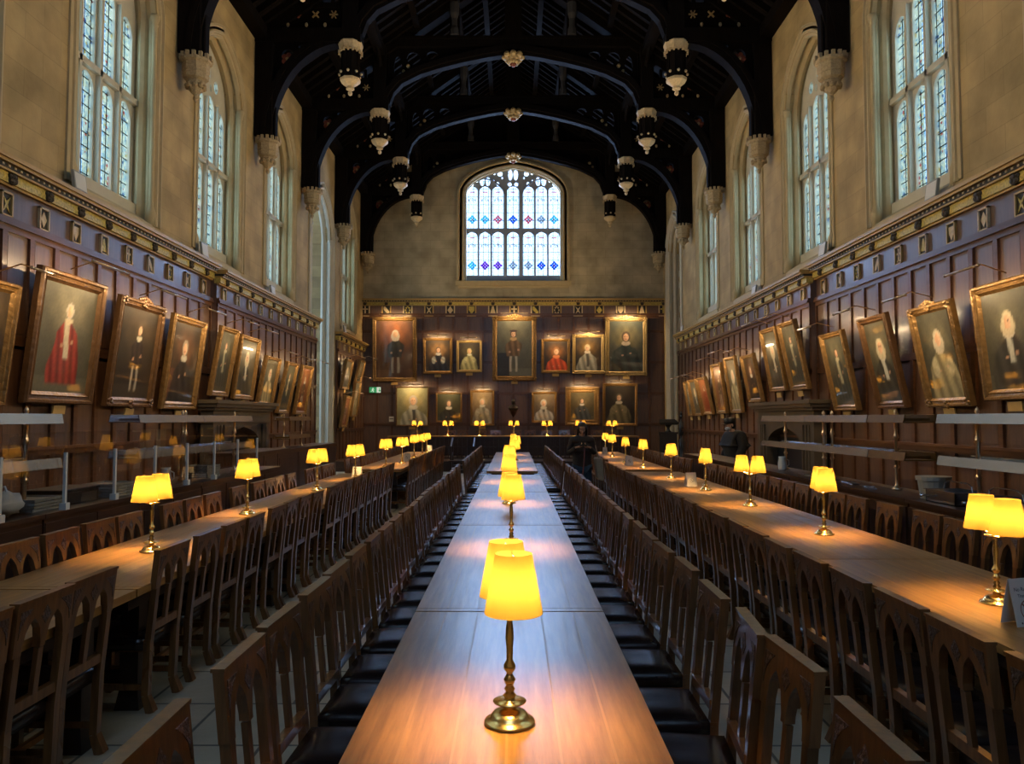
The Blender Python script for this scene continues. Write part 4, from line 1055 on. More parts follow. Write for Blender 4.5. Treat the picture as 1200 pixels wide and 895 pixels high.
def portrait(root, w, h, sty, seed, fw=.11, frame='gilt', depth=.10, orn=False, plaque=True):
    """local frame: x across, -y towards the viewer, z up; origin at the middle of the bottom edge"""
    cw, chh = w-2*fw, h-2*fw; nx = max(24, min(60, int(cw*38))); ny = int(nx*chh/cw); asp = cw/chh
    f = paint(sty, asp, seed); vs = []; cols = []
    for j in range(ny+1):
        for i in range(nx+1):
            u, v = i/nx, j/ny; vs.append((-cw/2+cw*u, -depth*.45, fw+chh*v)); cols.append(f(u, v))
    fs = [(j*(nx+1)+i, j*(nx+1)+i+1, (j+1)*(nx+1)+i+1, (j+1)*(nx+1)+i) for j in range(ny) for i in range(nx)]
    me = bpy.data.meshes.new('canvas'); me.from_pydata(vs, [], fs); ca = me.color_attributes.new('paint', 'FLOAT_COLOR', 'POINT')
    ca.data.foreach_set('color', [q for c in cols for q in (c[0], c[1], c[2], 1)]); me.materials.append(M['canvas'])
    o = bpy.data.objects.new('canvas', me); COL.objects.link(o); o.parent = root
    m = MB().mat(frame); path = [(-w/2, 0), (w/2, 0), (w/2, h), (-w/2, h)]
    m.sweep(path, [(0, 0), (0, -depth*.7), (fw*.12, -depth), (fw*.32, -depth*.98), (fw*.42, -depth*.72), (fw*.62, -depth*.66), (fw*.74, -depth*.8), (fw*.86, -depth*.62), (fw*1.02, -depth*.44), (fw*1.02, -depth*.3)], closed=True, plane='XZ', x=0)
    if orn:
        for cx, cz in ((-w/2+fw*.5, fw*.5), (w/2-fw*.5, fw*.5), (w/2-fw*.5, h-fw*.5), (-w/2+fw*.5, h-fw*.5), (0, h-fw*.3), (0, fw*.3)):
            for q in range(5):
                t = q*1.256; m.ball((cx+fw*.35*math.cos(t), -depth*.9, cz+fw*.35*math.sin(t)), fw*.24, 6, 1.2, .5, .8)
        for q in range(-3, 4): m.ball((q*fw*.45, -depth*.8, h+fw*.12*(3-abs(q))), fw*.26, 6, 1.1, .5, .9)
    m.build('frame', root)
    m = MB().mat('black'); m.box(-w/2+.02, w/2-.02, -.02, -.005, .02, h-.02); m.build('back_board', root)
    if plaque: m = MB().mat('corniceoak'); m.box(-.13, .13, -depth*.8, -depth*.8+.02, -.13, -.02); m.build('name_plate', root)
def piclight(root, w, h, reach=.42, up=.22, on=True, power=1.0, back=0.0):
    """slim tube lamp on a bent arm above the frame"""
    L = w*.6; y = -reach; z = h+up
    m = MB().mat('oldbrass'); m.smooth = True; m.tube([(-L/2, y, z), (L/2, y, z)], .016, 8); m.ball((-L/2, y, z), .022, 6); m.ball((L/2, y, z), .022, 6)
    p = m.build('picture_light', root)
    m = MB().mat('oldbrass'); m.tube([(0, y, z), (0, y*.5, z+.05), (0, back-.02, h+up*.5)], .008, 6); m.build('light_arm', p)
    if on:
        l = bpy.data.lights.new('tube_light', 'AREA'); l.shape = 'RECTANGLE'; l.size = L*.9; l.size_y = .03; l.energy = PIC*w*h*power*.55; l.color = (1, .70, .36)
        o = bpy.data.objects.new('tube_light', l); COL.objects.link(o); o.parent = root; o.location = (0, y+.01, z-.022)
        o.rotation_euler = (math.radians(34), 0, 0)
def side_picture(sg, BL, BR, TL, TR, sty, seed, label, **kw):
    """photo corners of the front of a leaning picture on a side wall -> true position"""
    xb = 5.84 if kw.pop('near', True) else 5.74
    xb = kw.pop('xb', xb)
    pb = [onplane(p[0], p[1], 0, sg*xb) for p in (BL, BR)]
    y0, y1 = pb[0].y, pb[1].y; zb = (pb[0].z+pb[1].z)/2; w = abs(y1-y0)
    # top edge: same distance along the hall, leaning into the room
    pt = [onplane(p[0], p[1], 1, q.y) for p, q in ((TL, pb[0]), (TR, pb[1]))]
    xt = (abs(pt[0].x)+abs(pt[1].x))/2; zt = (pt[0].z+pt[1].z)/2
    xt = min(xb-.08, max(xb-.55, xt)); h = math.hypot(zt-zb, xb-xt); tilt = math.atan2(xb-xt, zt-zb)
    dp = kw.get('depth', .10)
    root = empty('framed_portrait', (sg*(xb+dp*math.cos(tilt)), (y0+y1)/2, zb+dp*math.sin(tilt)*.0), 0, label, 'painting')
    # local -y -> into the room
    rz = PI/2 if sg < 0 else -PI/2
    root.rotation_euler = (Matrix.Rotation(rz, 3, 'Z') @ Matrix.Rotation(tilt, 3, 'X')).to_euler()
    li = kw.pop('light', 1.9); portrait(root, w, h, sty, seed, **kw); piclight(root, w, h, reach=.5, up=.16, on=li > 0, power=li, back=.05)
    return root
GREYWHITE = (.50, .46, .36)
red_gown = ST('', bg=(.09, .085, .06), glow=(.34, .30, .20), robe=(.34, .04, .03), collar=(.62, .52, .36), hair=(.5, .45, .38), pose='stand', robeshape=True, band=(.62, .55, .40), sleeve=(.5, .45, .3), hat=None)
dark_stand = ST('', bg=DK, glow=(.13, .09, .05), robe=(.05, .035, .03), pose='stand', collar=(.6, .55, .42))
seated_dark = ST('', bg=DK, glow=(.30, .13, .06), robe=(.035, .03, .028), pose='sit', collar=(.6, .55, .45), hair=(.3, .25, .2), table=(.12, .05, .03))
green_dim = ST('', bg=GR, glow=(.22, .20, .12), robe=(.07, .075, .06), pose='stand', robeshape=True, band=(.35, .33, .22), collar=(.5, .45, .3))
gown_pale = ST('', bg=GR, glow=(.30, .26, .16), robe=(.42, .36, .20), pose='sit', wig=True, hair=(.55, .48, .36), sleeve=(.60, .52, .32), collar=(.6, .5, .35))
bigwig = ST('', bg=(.07, .068, .05), glow=(.26, .23, .14), robe=(.055, .055, .045), pose='sit', wig=True, hair=(.58, .50, .34), band=(.60, .58, .48), bandlow=.25)
orange_room = ST('', bg=(.16, .05, .02), glow=(.40, .15, .05), robe=(.10, .05, .03), pose='stand', collar=(.6, .5, .4))
LP = [
 ((-40, 474), (7, 474), (-14, 322), (25, 333.5), dark_stand, 'gilt-framed portrait cut by the left edge of the photo', dict(fw=.12, frame='gilt')),
 ((30, 471), (109, 474), (57, 312), (124.7, 332), red_gown, 'large portrait of a standing figure in a red gown with white fur cape', dict(fw=.15, frame='giltdark', orn=False)),
 ((126, 474), (179, 478), (147, 344), (195.5, 360), dark_stand, 'dark portrait of a standing figure, right of the red-gowned one', dict(fw=.14, frame='giltdark', orn=True)),
 ((191, 478), (230, 480), (208, 364), (244, 379), seated_dark, 'portrait of a dark-robed sitter with reddish glow, left of the fireplace', dict(fw=.13, frame='gilt')),
 ((248, 461), (268, 466), (262, 380), (283, 387), green_dim, 'left one of the two portraits over the left fireplace', dict(fw=.10, near=False)),
 ((275, 466), (297, 469), (289, 391), (304.5, 397), bigwig, 'right one of the two portraits over the left fireplace', dict(fw=.10, near=False)),
 ((303, 474), (320, 476), (315, 416), (331, 419), gown_pale, 'first leaning portrait past the left fireplace', dict(fw=.09, near=False)),
 ((326, 483), (338.6, 484.4), (339, 422), (352, 426), green_dim, 'second leaning portrait past the left fireplace', dict(fw=.09, near=False)),
 ((346.5, 484), (358.8, 486), (357.5, 427), (368, 429), orange_room, 'last leaning portrait before the stone bay on the left', dict(fw=.09, near=False)),
 ((401, 455), (409, 456), (407, 420), (416, 422), bigwig, 'upper near portrait on the short panelling beyond the left bay', dict(fw=.08)),
 ((416.5, 452), (422.5, 452), (423, 421), (430, 423), green_dim, 'upper far portrait on the short panelling beyond the left bay', dict(fw=.07)),
 ((400, 500), (407, 500), (406, 463), (414, 464), orange_room, 'lower near portrait on the short panelling beyond the left bay', dict(fw=.08)),
 ((412, 488), (418.5, 488), (418, 446), (425, 447), gown_pale, 'lower far portrait on the short panelling beyond the left bay', dict(fw=.07)),
]
RP = [
 ((1225, 468), (1152, 467.7), (1213, 314), (1127, 340), bigwig, 'large portrait in a curled wig cut by the right edge of the photo', dict(fw=.13)),
 ((1136, 475), (1085, 476), (1110, 346.5), (1060, 363.7), gown_pale, 'right-wall portrait with carved crest and pale sleeves, second from the camera', dict(fw=.12, frame='gilt', orn=True)),
 ((1061, 476.6), (1027, 477.7), (1036, 363), (1000, 375.4), bigwig, 'right-wall portrait third from the camera, small bright face on green ground', dict(fw=.11, frame='giltdark')),
 ((1004, 479.4), (977, 481), (984, 385), (957, 392), green_dim, 'right-wall portrait just before the chimney breast, pale standing figure', dict(fw=.10)),
 ((946, 455), (926, 457), (928, 373), (909, 379), green_dim, 'nearer of the two portraits over the right fireplace', dict(fw=.10, near=False)),
 ((920, 457), (902, 459), (905, 381), (889, 387), bigwig, 'farther of the two portraits over the right fireplace', dict(fw=.10, near=False)),
 ((892, 468), (877, 472.7), (880, 413), (866, 416.7), seated_dark, 'first leaning portrait past the right fireplace', dict(fw=.09, near=False)),
 ((869, 483), (856, 483.7), (860, 416), (845, 419), gown_pale, 'second leaning portrait past the right fireplace', dict(fw=.09, near=False)),
 ((850.6, 484), (839.6, 484.4), (841.5, 424.5), (832, 426.7), orange_room, 'third leaning portrait past the right fireplace', dict(fw=.09, near=False)),
 ((834.5, 484), (824, 486), (823.5, 440.5), (815, 442.5), ST('', bg=(.30, .09, .03), glow=(.6, .25, .1), robe=(.35, .06, .02), pose='stand', robeshape=True), 'glowing orange-red portrait, fourth past the right fireplace', dict(fw=.08, near=False)),
 ((822, 486), (813.4, 487), (812.5, 443), (805, 445), bigwig, 'fifth leaning portrait past the right fireplace', dict(fw=.08, near=False)),
 ((811.5, 487), (806.5, 487), (804.5, 446), (800, 447), green_dim, 'last leaning portrait on the right wall', dict(fw=.07, near=False)),
]
for i, (bl, br, tl, tr, sty, lab, kw) in enumerate(LP): side_picture(-1, bl, br, tl, tr, sty, 20+i, lab, **kw)
for i, (bl, br, tl, tr, sty, lab, kw) in enumerate(RP): side_picture(1, bl, br, tl, tr, sty, 50+i, lab, **kw)
EW = [
 (436.5, 489, 372, 447, ST('', bg=(.10, .05, .03), glow=(.62, .20, .07), robe=(.05, .05, .045), hair=(.6, .5, .4), wig=True, pose='stand', collar=(.65, .55, .45)), 'large portrait of a standing wigged figure, upper left of the end wall', dict(fw=.16, frame='gilt'), 1.2),
 (496, 530.5, 396, 438, ST('', bg=DK, glow=(.75, .40, .15), robe=(.04, .04, .05), sleeve=(.62, .60, .50), pose='sit', collar=(.6, .55, .5)), 'portrait of a seated cleric with bright gold glow, upper row second from left', dict(fw=.11), 1.8),
 (535, 565, 399, 436, ST('', bg=DK, glow=(.22, .18, .08), robe=(.60, .55, .25), sleeve=(.66, .62, .32), pose='sit', collar=(.8, .75, .55), hair=(.65, .5, .2)), 'small portrait of a figure in pale yellow dress, left of the central portrait', dict(fw=.10, frame='giltlight'), 1.2),
 (577, 628.5, 371, 446, ST('', bg=(.10, .10, .08), glow=(.24, .22, .14), robe=(.20, .12, .06), hose=(.5, .46, .38), pose='stand', table=(.02, .02, .03), collar=(.5, .32, .15), hat=(.05, .03, .03)), 'large central full-length portrait in the upper row of the end wall', dict(fw=.19, frame='gilt', orn=True), .9),
 (634, 668, 397, 437, ST('', bg=DK, glow=(.55, .22, .06), robe=(.70, .10, .03), pose='half', hair=(.25, .12, .05), collar=(.75, .25, .1)), 'portrait of a sitter in bright orange-red robes on the end wall', dict(fw=.11), 1.8),
 (670.5, 708, 392, 438, ST('', bg=DK, glow=(.50, .28, .08), robe=(.50, .47, .38), pose='sit', band=(.08, .07, .06), bandlow=.1, hair=(.5, .4, .25), collar=(.7, .6, .5)), 'portrait of a white-robed seated figure in an ornate gilt frame', dict(fw=.13, frame='giltlight', orn=True), 1.6),
 (709, 757.5, 372, 440, ST('', bg=(.06, .07, .06), glow=(.45, .35, .15), robe=(.03, .05, .045), pose='sit', sleeve=(.05, .06, .05), collar=(.6, .5, .4)), 'large dark green portrait in bright gilt frame, upper right of the end wall', dict(fw=.17, frame='giltlight', orn=True), 1.5),
 (464, 503, 453, 499, ST('', bg=(.25, .24, .13), glow=(.75, .55, .22), robe=(.50, .50, .40), pose='half', band=(.05, .05, .05), bandlow=.1, hair=(.4, .35, .3)), 'lower-row portrait of a white-sleeved sitter on light ground, far left', dict(fw=.05, frame='giltdark'), 1.5),
 (511, 541.5, 460, 494.5, ST('', bg=(.05, .05, .025), glow=(.10, .08, .04), robe=(.03, .03, .02), pose='half', hair=(.1, .08, .06)), 'lower-row dark portrait lit along its top edge, second from left', dict(fw=.06), 1.5),
 (551, 579.4, 457, 498.5, ST('', bg=(.16, .11, .06), glow=(.55, .40, .20), robe=(.40, .37, .26), pose='sit', sleeve=(.5, .46, .34), hair=(.5, .4, .3)), 'lower-row portrait of a pale standing cleric, left of the small bust', dict(fw=.09), 1.3),
 (623, 652.5, 459, 495, ST('', bg=(.14, .10, .06), glow=(.30, .22, .12), robe=(.62, .60, .55), pose='half', band=(.06, .05, .05), bandlow=.3, hair=(.5, .45, .4)), 'lower-row portrait of a white-gowned seated figure, right of the small bust', dict(fw=.09), 1.2),
 (662.5, 702, 453.5, 498, ST('', bg=(.10, .08, .04), glow=(.28, .20, .10), robe=(.10, .11, .11), pose='sit', collar=(.7, .65, .6), hair=(.1, .08, .06)), 'lower-row portrait of a suited figure in a wide gold frame', dict(fw=.22, frame='gilt'), 1.3),
 (706, 746.5, 449, 499, ST('', bg=(.022, .018, .014), glow=(.06, .05, .035), robe=(.22, .19, .10), pose='sit', sleeve=(.25, .21, .12), hair=(.1, .08, .06)), 'lower-row very dark portrait, far right of the end wall', dict(fw=.11), .5),
]
for i, (x0, x1, y0, y1, sty, lab, kw, li) in enumerate(EW):
    yy = YE-.16; a = onplane(x0, y1, 1, yy); b = onplane(x1, y0, 1, yy)
    root = empty('framed_portrait', ((a.x+b.x)/2, YE-.16, a.z), 0, lab, 'painting'); root.rotation_euler.x = math.radians(3.5)
    portrait(root, b.x-a.x, b.z-a.z, sty, 90+i, depth=.09, **kw); piclight(root, b.x-a.x, b.z-a.z, reach=.40, up=.10, power=li, back=.03)
# small bust on a bracket, exit sign, notices
p = onplane(601.5, 483, 1, YE-.2)
t = empty('bust', (p.x, YE-.24, p.z), 0, 'small dark bronze bust on a bracket between the lower portraits', 'bust')
m = MB().mat(simple('dark_bronze', (.06, .05, .045), .35, .7)); m.smooth = True
m.ball((0, 0, .42), .10, 10, .85, 1, 1.2); m.lathe([(.05, .22), (.05, .34)], n=10); m.ball((0, 0, .17), .17, 10, 1.2, .6, .75); m.build('figure', t)
m = MB().mat('darkoak'); m.lathe([(.10, 0), (.14, .03), (.15, .06), (.001, .07)], n=12); m.lathe([(.02, -.2), (.06, -.12), (.12, 0)], n=12); m.box(-.05, .05, 0, .15, -.15, .03); m.build('bracket', t)
p = onplane(433, 460, 1, YE-.12); q = onplane(446.3, 453.5, 1, YE-.12)
t = empty('exit_sign', ((p.x+q.x)/2, YE-.10, p.z), 0, 'green and white emergency exit sign with running figure', 'sign'); w = q.x-p.x; h = q.z-p.z
m = MB().mat('black'); m.box(-w/2-.02, w/2+.02, -.05, 0, -.02, h+.02); m.build('case', t)
gm = simple('exit_green', (.05, .35, .14), .5, emit=(.04, .30, .12), es=.5); wm = simple('exit_white', (.7, .8, .7), .5, emit=(.7, .85, .7), es=.45)
m = MB().mat(gm); m.box(-w/2, w/2*.3, -.055, -.05, 0, h); m.mat(wm); m.box(w/2*.3, w/2, -.055, -.05, 0, h)
y = -.058; m.ball((-w*.18, y, h*.78), h*.09, 6, 1, .2)     # running man
for a, b in (((-.18, .68), (-.22, .42)), ((-.22, .42), (-.12, .28)), ((-.12, .28), (-.16, .08)), ((-.22, .42), (-.32, .22)), ((-.32, .22), (-.40, .22)), ((-.18, .64), (-.08, .52)), ((-.18, .64), (-.30, .55))):
    m.bar((w*a[0], y, h*a[1]), (w*b[0], y, h*b[1]), .006, h*.10, up=(1, 0, 0))
m.mat(gm); m.bar((w*.40, y, h*.85), (w*.40, y, h*.25), .006, .03, up=(1, 0, 0)); m.bar((w*.33, y, h*.42), (w*.40, y, h*.2), .006, .03, up=(1, 0, 0)); m.bar((w*.47, y, h*.42), (w*.40, y, h*.2), .006, .03, up=(1, 0, 0))
m.build('face', t)
p = onplane(456, 494, 1, YE-.1); m = MB().mat('white'); m.box(p.x, p.x+.19, YE-.125, YE-.10, p.z, p.z+.21); m.mat('ink'); m.box(p.x+.02, p.x+.17, YE-.127, YE-.125, p.z+.10, p.z+.13); t = m.build('wall_notice'); tag(t, 'small white notice on the panelling left of the lower portraits', 'notice')

# ================================================================== FIREPLACES
for sg, side in ((-1, 'left'), (1, 'right')):
    Y0, Y1 = 14.3, 17.9
    t = empty('fireplace', (sg*5.9, (Y0+Y1)/2, 0), 0, 'dark carved stone fireplace with mantelshelf on the %s wall' % side, 'fireplace')
    F = lambda y, z, tt, sg=sg: (-sg*tt, y, z)
    hw = (Y1-Y0)/2
    m = MB().mat('mantelstone'); m.pierced(-hw+.15, hw-.15, 0, 1.95, [(-1.05, 1.05, const(-.1), tudor(0, 1.05, 1.15, .42))], .02, .26, F, n=14)
    for e in (-1, 1):
        for k in range(3): m.box(-sg*.26, -sg*(.30-.01*k), e*(1.15+.14*k)-.03, e*(1.15+.14*k)+.03, .12, 1.62)
    m.box(-sg*.24, -sg*.32, -hw+.15, hw-.15, 0, .12); m.build('surround', t)
    m = MB().mat('mantelstone')
    for k, (a, b, z0, z1) in enumerate(((.10, .28, 1.66, 1.72), (.06, .32, 1.9, 1.96), (.0, .38, 1.96, 2.03), (-.05, .42, 2.03, 2.10))): m.box(-sg*.0, -sg*b, -hw+a, hw-a, z0, z1)
    m.build('mantelshelf', t)
    m = MB().mat('black'); m.box(-sg*.02, -sg*.03, -1.2, 1.2, 0, 1.6); m.build('fireback', t)
    m = MB().mat('black')
    for k in range(9): m.box(-sg*.14, -sg*.16, -.6+k*.15-.01, -.6+k*.15+.01, .05, .40)
    m.box(-sg*.13, -sg*.17, -.65, .65, .38, .40); m.box(-sg*.13, -sg*.17, -.65, .65, .08, .10); m.build('fire_grate', t)

# ================================================================== SERVING COUNTERS, GANTRIES, GUARDS
def counter(sg, x0, x1, y0, y1, H, label, top='darkoak'):
    t = empty('serving_counter', (sg*(x0+x1)/2, y0, 0), 0, label, 'counter'); w = (x1-x0)/2; L = y1-y0
    m = MB().mat('darkoak'); m.box(-w+.03, w-.02, .01, L-.01, .08, H-.04); m.build('body', t)
    m = MB().mat('black'); m.box(-w+.08, w-.05, .02, L-.02, 0, .08); m.build('plinth', t)
    m = MB().mat(top); m.box(-w-.01, w, 0, L, H-.04, H); m.build('worktop', t)
    n = max(2, int(L/.8)); d = L/n
    for i in range(n):
        m = MB().mat('darkoak'); s = -sg; xx = s*(w-.03)
        m.box(xx, xx+s*.018, i*d+.02, (i+1)*d-.02, .12, H-.08); m.box(xx+s*.018, xx+s*.024, i*d+.12, (i+1)*d-.12, .22, H-.18); m.build('front_panel', t)
for i in range(3): counter(-1, 3.9, 4.62, 3.2+3.25*i, 3.2+3.25*(i+1)-.01, .95, 'dark wooden serving counter on the left, %s from the near end' % ordn(i))
for i in range(4): counter(1, 3.9, 4.5, 4.4+3.3*i, 4.4+3.3*(i+1)-.01, .95, 'dark wooden serving counter on the right, %s from the near end' % ordn(i))
counter(-1, 4.6, 5.3, 13.4, 15.9, 1.14, 'tall dark sideboard with pale top before the left fireplace'); counter(-1, 4.7, 5.3, 15.95, 20.5, 1.10, 'long dark sideboard past the left fireplace')

def pole(m, x, y, z0, z1):
    H = z1-z0; m.smooth = True
    m.lathe([(.05, 0), (.055, .01), (.03, .03), (.018, .06), (.018, H*.25), (.03, H*.27), (.03, H*.29), (.017, H*.31), (.017, H*.62), (.032, H*.64), (.026, H*.67), (.018, H*.70), (.018, H*.88), (.03, H*.90), (.014, H*.93), (.022, H*.95), (.012, H*.98), (.001, H)], (x, y, z0), 12)
    m.smooth = False
def gantry(sg, segs, poles, label, mats=None, X=4.28, zb=.951):
    t = empty('heated_gantry', (sg*X, segs[0][0], zb), 0, label, 'shelf rack', 'shelf racks on the serving counters'); y00 = segs[0][0]
    for i, (a, b) in enumerate(segs):
        for z in (1.30-zb, 1.70-zb):
            m = MB().mat((mats or {}).get(i, 'steel')); m.box(-.16, .16, a-y00, b-y00-.004, z+.0, z+.012); [m.bar((s_*.165, a-y00, z+.045), (s_*.165, b-y00-.004, z+.045), .012, .09, up=(-s_*math.sin(.22), 0, math.cos(.22))) for s_ in (-1, 1)]
            m.box(-.155, .155, a-y00+.1, a-y00+.12, z+.02, z+.05); m.build('shelf', t)
    for (dx, y) in poles: m = MB().mat('oldbrass'); pole(m, dx, y-y00, 0, 1.86-zb); m.build('pole', t)
gantry(1, [(8.95, 10.86), (10.87, 12.75)], [(.03, 12.2), (.0, 10.62), (.09, 10.56)], 'two-tier steel shelf rack on brass poles before the right fireplace')
gantry(1, [(8.10, 8.93)], [(.03, 8.68)], 'short shelf rack with painted brown wood reflection between the two steel ones on the right', {0: 'bronze'})  # polished section, its reflection of the wood put into the metal colour
gantry(1, [(5.3, 7.48)], [(.03, 7.15), (.03, 5.5)], 'two-tier steel shelf rack cut by the right edge of the photo')
gantry(-1, [(8.45, 10.2), (10.21, 12.1)], [(.0, 9.95), (.08, 9.85), (.0, 11.8)], 'two-tier blue-lit steel shelf rack on the left counter')
gantry(-1, [(4.4, 7.05)], [(.02, 6.75), (.02, 4.7)], 'dim steel shelf rack cut by the left edge of the photo', X=4.3)
gantry(-1, [(16.6, 18.3)], [(.0, 16.75), (.0, 18.15)], 'small brass-posted rack on the far left sideboard', X=5.0, zb=1.101, mats={0: 'bronze'})

# glass sneeze guard along the left counter
t = empty('sneeze_guard', (-3.93, 5.0, .951), 0, 'clear glass sneeze guard on white posts along the left counter', 'glass screen')
py = [5.05, 5.9, 6.76, 7.6, 8.45, 9.28, 10.12, 10.98, 11.8]
for y in py:
    m = MB().mat('whiteplastic'); m.box(-.012, .012, y-5-.014, y-5+.014, .0, .50); m.build('post', t)
    m = MB().mat('whiteplastic'); m.box(-.03, .03, y-5-.03, y-5+.03, 0, .06); m.build('post_foot', t)
for a, b in zip(py[:-1], py[1:]):
    m = MB().mat('glass'); m.quad((-.0, a-5+.02, .03), (-.0, b-5-.02, .03), (0, b-5-.02, .68), (0, a-5+.02, .68)); m.build('glass_pane', t)

# things on the counters
def tray_stack(x, y, z, n, label, w=.34, l=.44, matk='greyplastic'):
    for i in range(n):
        t = MB().mat(matk); z0 = z+i*.028
        t.box(-w/2, w/2, -l/2, l/2, 0, .006)
        for a, b in ((-w/2, -w/2+.012), (w/2-.012, w/2)): t.box(a, b, -l/2, l/2, .006, .022)
        for a, b in ((-l/2, -l/2+.012), (l/2-.012, l/2)): t.box(-w/2, w/2, a, b, .006, .022)
        o = t.build('serving_tray'); o.location = (x+rnd.uniform(-.008, .008), y+rnd.uniform(-.008, .008), z0); o.rotation_euler = (0, 0, rnd.uniform(-.04, .04))
        tag(o, '%s, %s from the bottom' % (label, ordn(i)), 'tray', 'stacked serving trays')
tray_stack(-4.22, 6.75, .952, 4, 'pale serving tray in the near left stack')
tray_stack(-4.20, 8.0, .952, 5, 'pale serving tray in the stack beside the black box')
tray_stack(-4.25, 10.5, .952, 6, 'grey tray in the far left stack')
b = empty('plastic_bag', (-4.16, 6.28, .952), 0, 'crumpled white plastic bag on the left counter', 'bag')
m = MB().mat('whiteplastic'); m.smooth = True; m.ball((0, 0, .10), .13, 12, 1.1, 1.2, .75)
for i, v in enumerate(m.v):
    k = 1+.22*math.sin(v.x*60+v.z*40)*math.sin(v.y*55); m.v[i] = Vector((v.x*k, v.y*k, max(0.001, .1+(v.z-.1)*k)))
m.build('bag_body', b); m = MB().mat('whiteplastic'); m.tube([(-.04, 0, .16), (-.07, .02, .22), (0, .03, .24), (.04, .01, .17)], .008, 6); m.build('bag_handle', b)
m = MB().mat('black'); m.box(-.18, .18, -.32, .32, 0, .13); m.box(-.19, .19, -.33, .33, .11, .14); o = m.build('storage_box', bevel=.006); o.location = (-4.3, 7.35, .952); tag(o, 'low black storage box on the left counter between tray stacks', 'box')
def bin_(x, y, label, r=.15, h=.20, mt='greyplastic'):
    t = empty('food_tub', (x, y, .952), 0, label, 'container')
    m = MB().mat(mt); m.lathe([(r*.82, 0), (r, h), (r*1.08, h), (r*1.08, h-.02), (r*.98, h-.015), (r*.8, .01), (.001, .01)], n=18); m.build('tub', t)
    m = MB().mat(mt); m.lathe([(r*1.1, h), (r*1.1, h+.02), (.001, h+.025)], n=18); m.build('lid', t)
bin_(4.2, 7.72, 'grey lidded tub at the end of the steel pans'); 
def pan(x, y, label, w=.34, l=.50, h=.12):
    t = empty('steel_pan', (x, y, .952), 0, label, 'pan')
    m = MB().mat('steel'); 
    for q in ((-w/2, -w/2+.01, -l/2, l/2), (w/2-.01, w/2, -l/2, l/2), (-w/2, w/2, -l/2, -l/2+.01), (-w/2, w/2, l/2-.01, l/2)): m.box(*q, 0, h)
    m.box(-w/2, w/2, -l/2, l/2, 0, .008); m.box(-w/2-.015, w/2+.015, -l/2-.015, -l/2+.004, h-.006, h); m.box(-w/2-.015, w/2+.015, l/2-.004, l/2+.015, h-.006, h); m.build('pan_body', t)
    m = MB().mat('steel'); m.tube([(0, -l/2+.02, h), (0, -l/2+.03, h+.05), (0, -l/2+.10, h+.08), (0, l/2-.10, h+.08), (0, l/2-.03, h+.05), (0, l/2-.02, h)], .007, 6); m.build('wire_handle', t)
    m = MB().mat('steel'); m.tube([(-w/2, l/2-.05, .06), (-w/2-.06, l/2-.05, .06)], .008, 6); m.ball((-w/2-.07, l/2-.05, .06), .018, 6); m.build('tap', t)
for i, y in enumerate([7.25, 6.55, 5.85]): pan(4.17, y, 'brushed steel pan with wire handle on right counter, %s from the grey tub' % ordn(i))
for i, (x, y) in enumerate([(4.1, 8.9), (4.15, 9.5), (4.12, 10.1), (4.2, 10.7)]):
    m = MB().mat('steel'); m.box(-.05, .05, -.2, .2, 0, .012); m.box(-.055, .055, -.03, .03, .012, .02); o = m.build('pan_cover'); o.location = (x, y, .952); o.rotation_euler = (0, 0, .2*(i-1.5)); tag(o, 'flat steel lid on the right counter, %s from the grey tub' % ordn(i), 'lid', 'flat lids on the right counter')
def jug(x, y, z, label):
    t = empty('water_jug', (x, y, z), 0, label, 'jug'); m = MB().mat('whiteplastic'); m.smooth = True; m.lathe([(.05, 0), (.06, .02), (.065, .10), (.05, .18), (.055, .21), (.045, .2), (.05, .10), (.001, .02)], n=14); m.build('jug_body', t)
    m = MB().mat('whiteplastic'); m.tube([(.055, 0, .17), (.10, 0, .15), (.10, 0, .08), (.06, 0, .05)], .008, 6); m.build('handle', t)
jug(-4.15, 9.2, .952, 'white jug on the left counter below the blue-lit rack'); jug(4.15, 11.9, .952, 'white jug on the right counter before the fireplace')

# floodlights on the cornice ledge
def flood(sg, y, label):
    t = empty('floodlight', (sg*5.92, y, 4.815 if y < 15.2 else 4.72), 0, label, 'floodlight', 'floodlights on the cornice ledges')
    m = MB().mat('greyplastic'); m.bar((0, 0, .03), (sg*.03, 0, .29), .30, .04, up=(1, 0, 0)); m.build('housing', t)
    m = MB().mat('white'); m.bar((-sg*.022, 0, .05), (sg*.008, 0, .27), .26, .006, up=(1, 0, 0)); m.build('diffuser', t)
    m = MB().mat('black'); m.tube([(sg*.03, -.12, .02), (sg*.08, 0, .02), (sg*.03, .12, .02)], .01, 6); m.box(-.02, .06, -.05, .05, 0, .02); m.build('bracket', t)
    l = bpy.data.lights.new('flood_light', 'AREA'); l.shape = 'RECTANGLE'; l.size = .26; l.size_y = .10; l.energy = FLOOD; l.color = (1, .72, .38); l.spread = math.radians(125)
    o = bpy.data.objects.new('flood_light', l); COL.objects.link(o); o.parent = t; o.location = (-sg*.03, 0, .33); o.rotation_euler = (0, sg*math.radians(112), 0)
for sg, side in ((-1, 'left'), (1, 'right')):
    for y, w_ in ((6.3, 'added for even warm light, nearest the camera'), (10.35 if sg < 0 else 10.75, 'beside the first full window'), (14.6, 'added for even warm light, just before the chimney breast'), (18.8, 'past the chimney breast')) + (((26.9), 'at the far end'),):  # nearest and chimney-breast floodlights are extra, added to even the warm light
        flood(sg, y, 'square floodlight on the %s ledge, %s' % (side, w_))

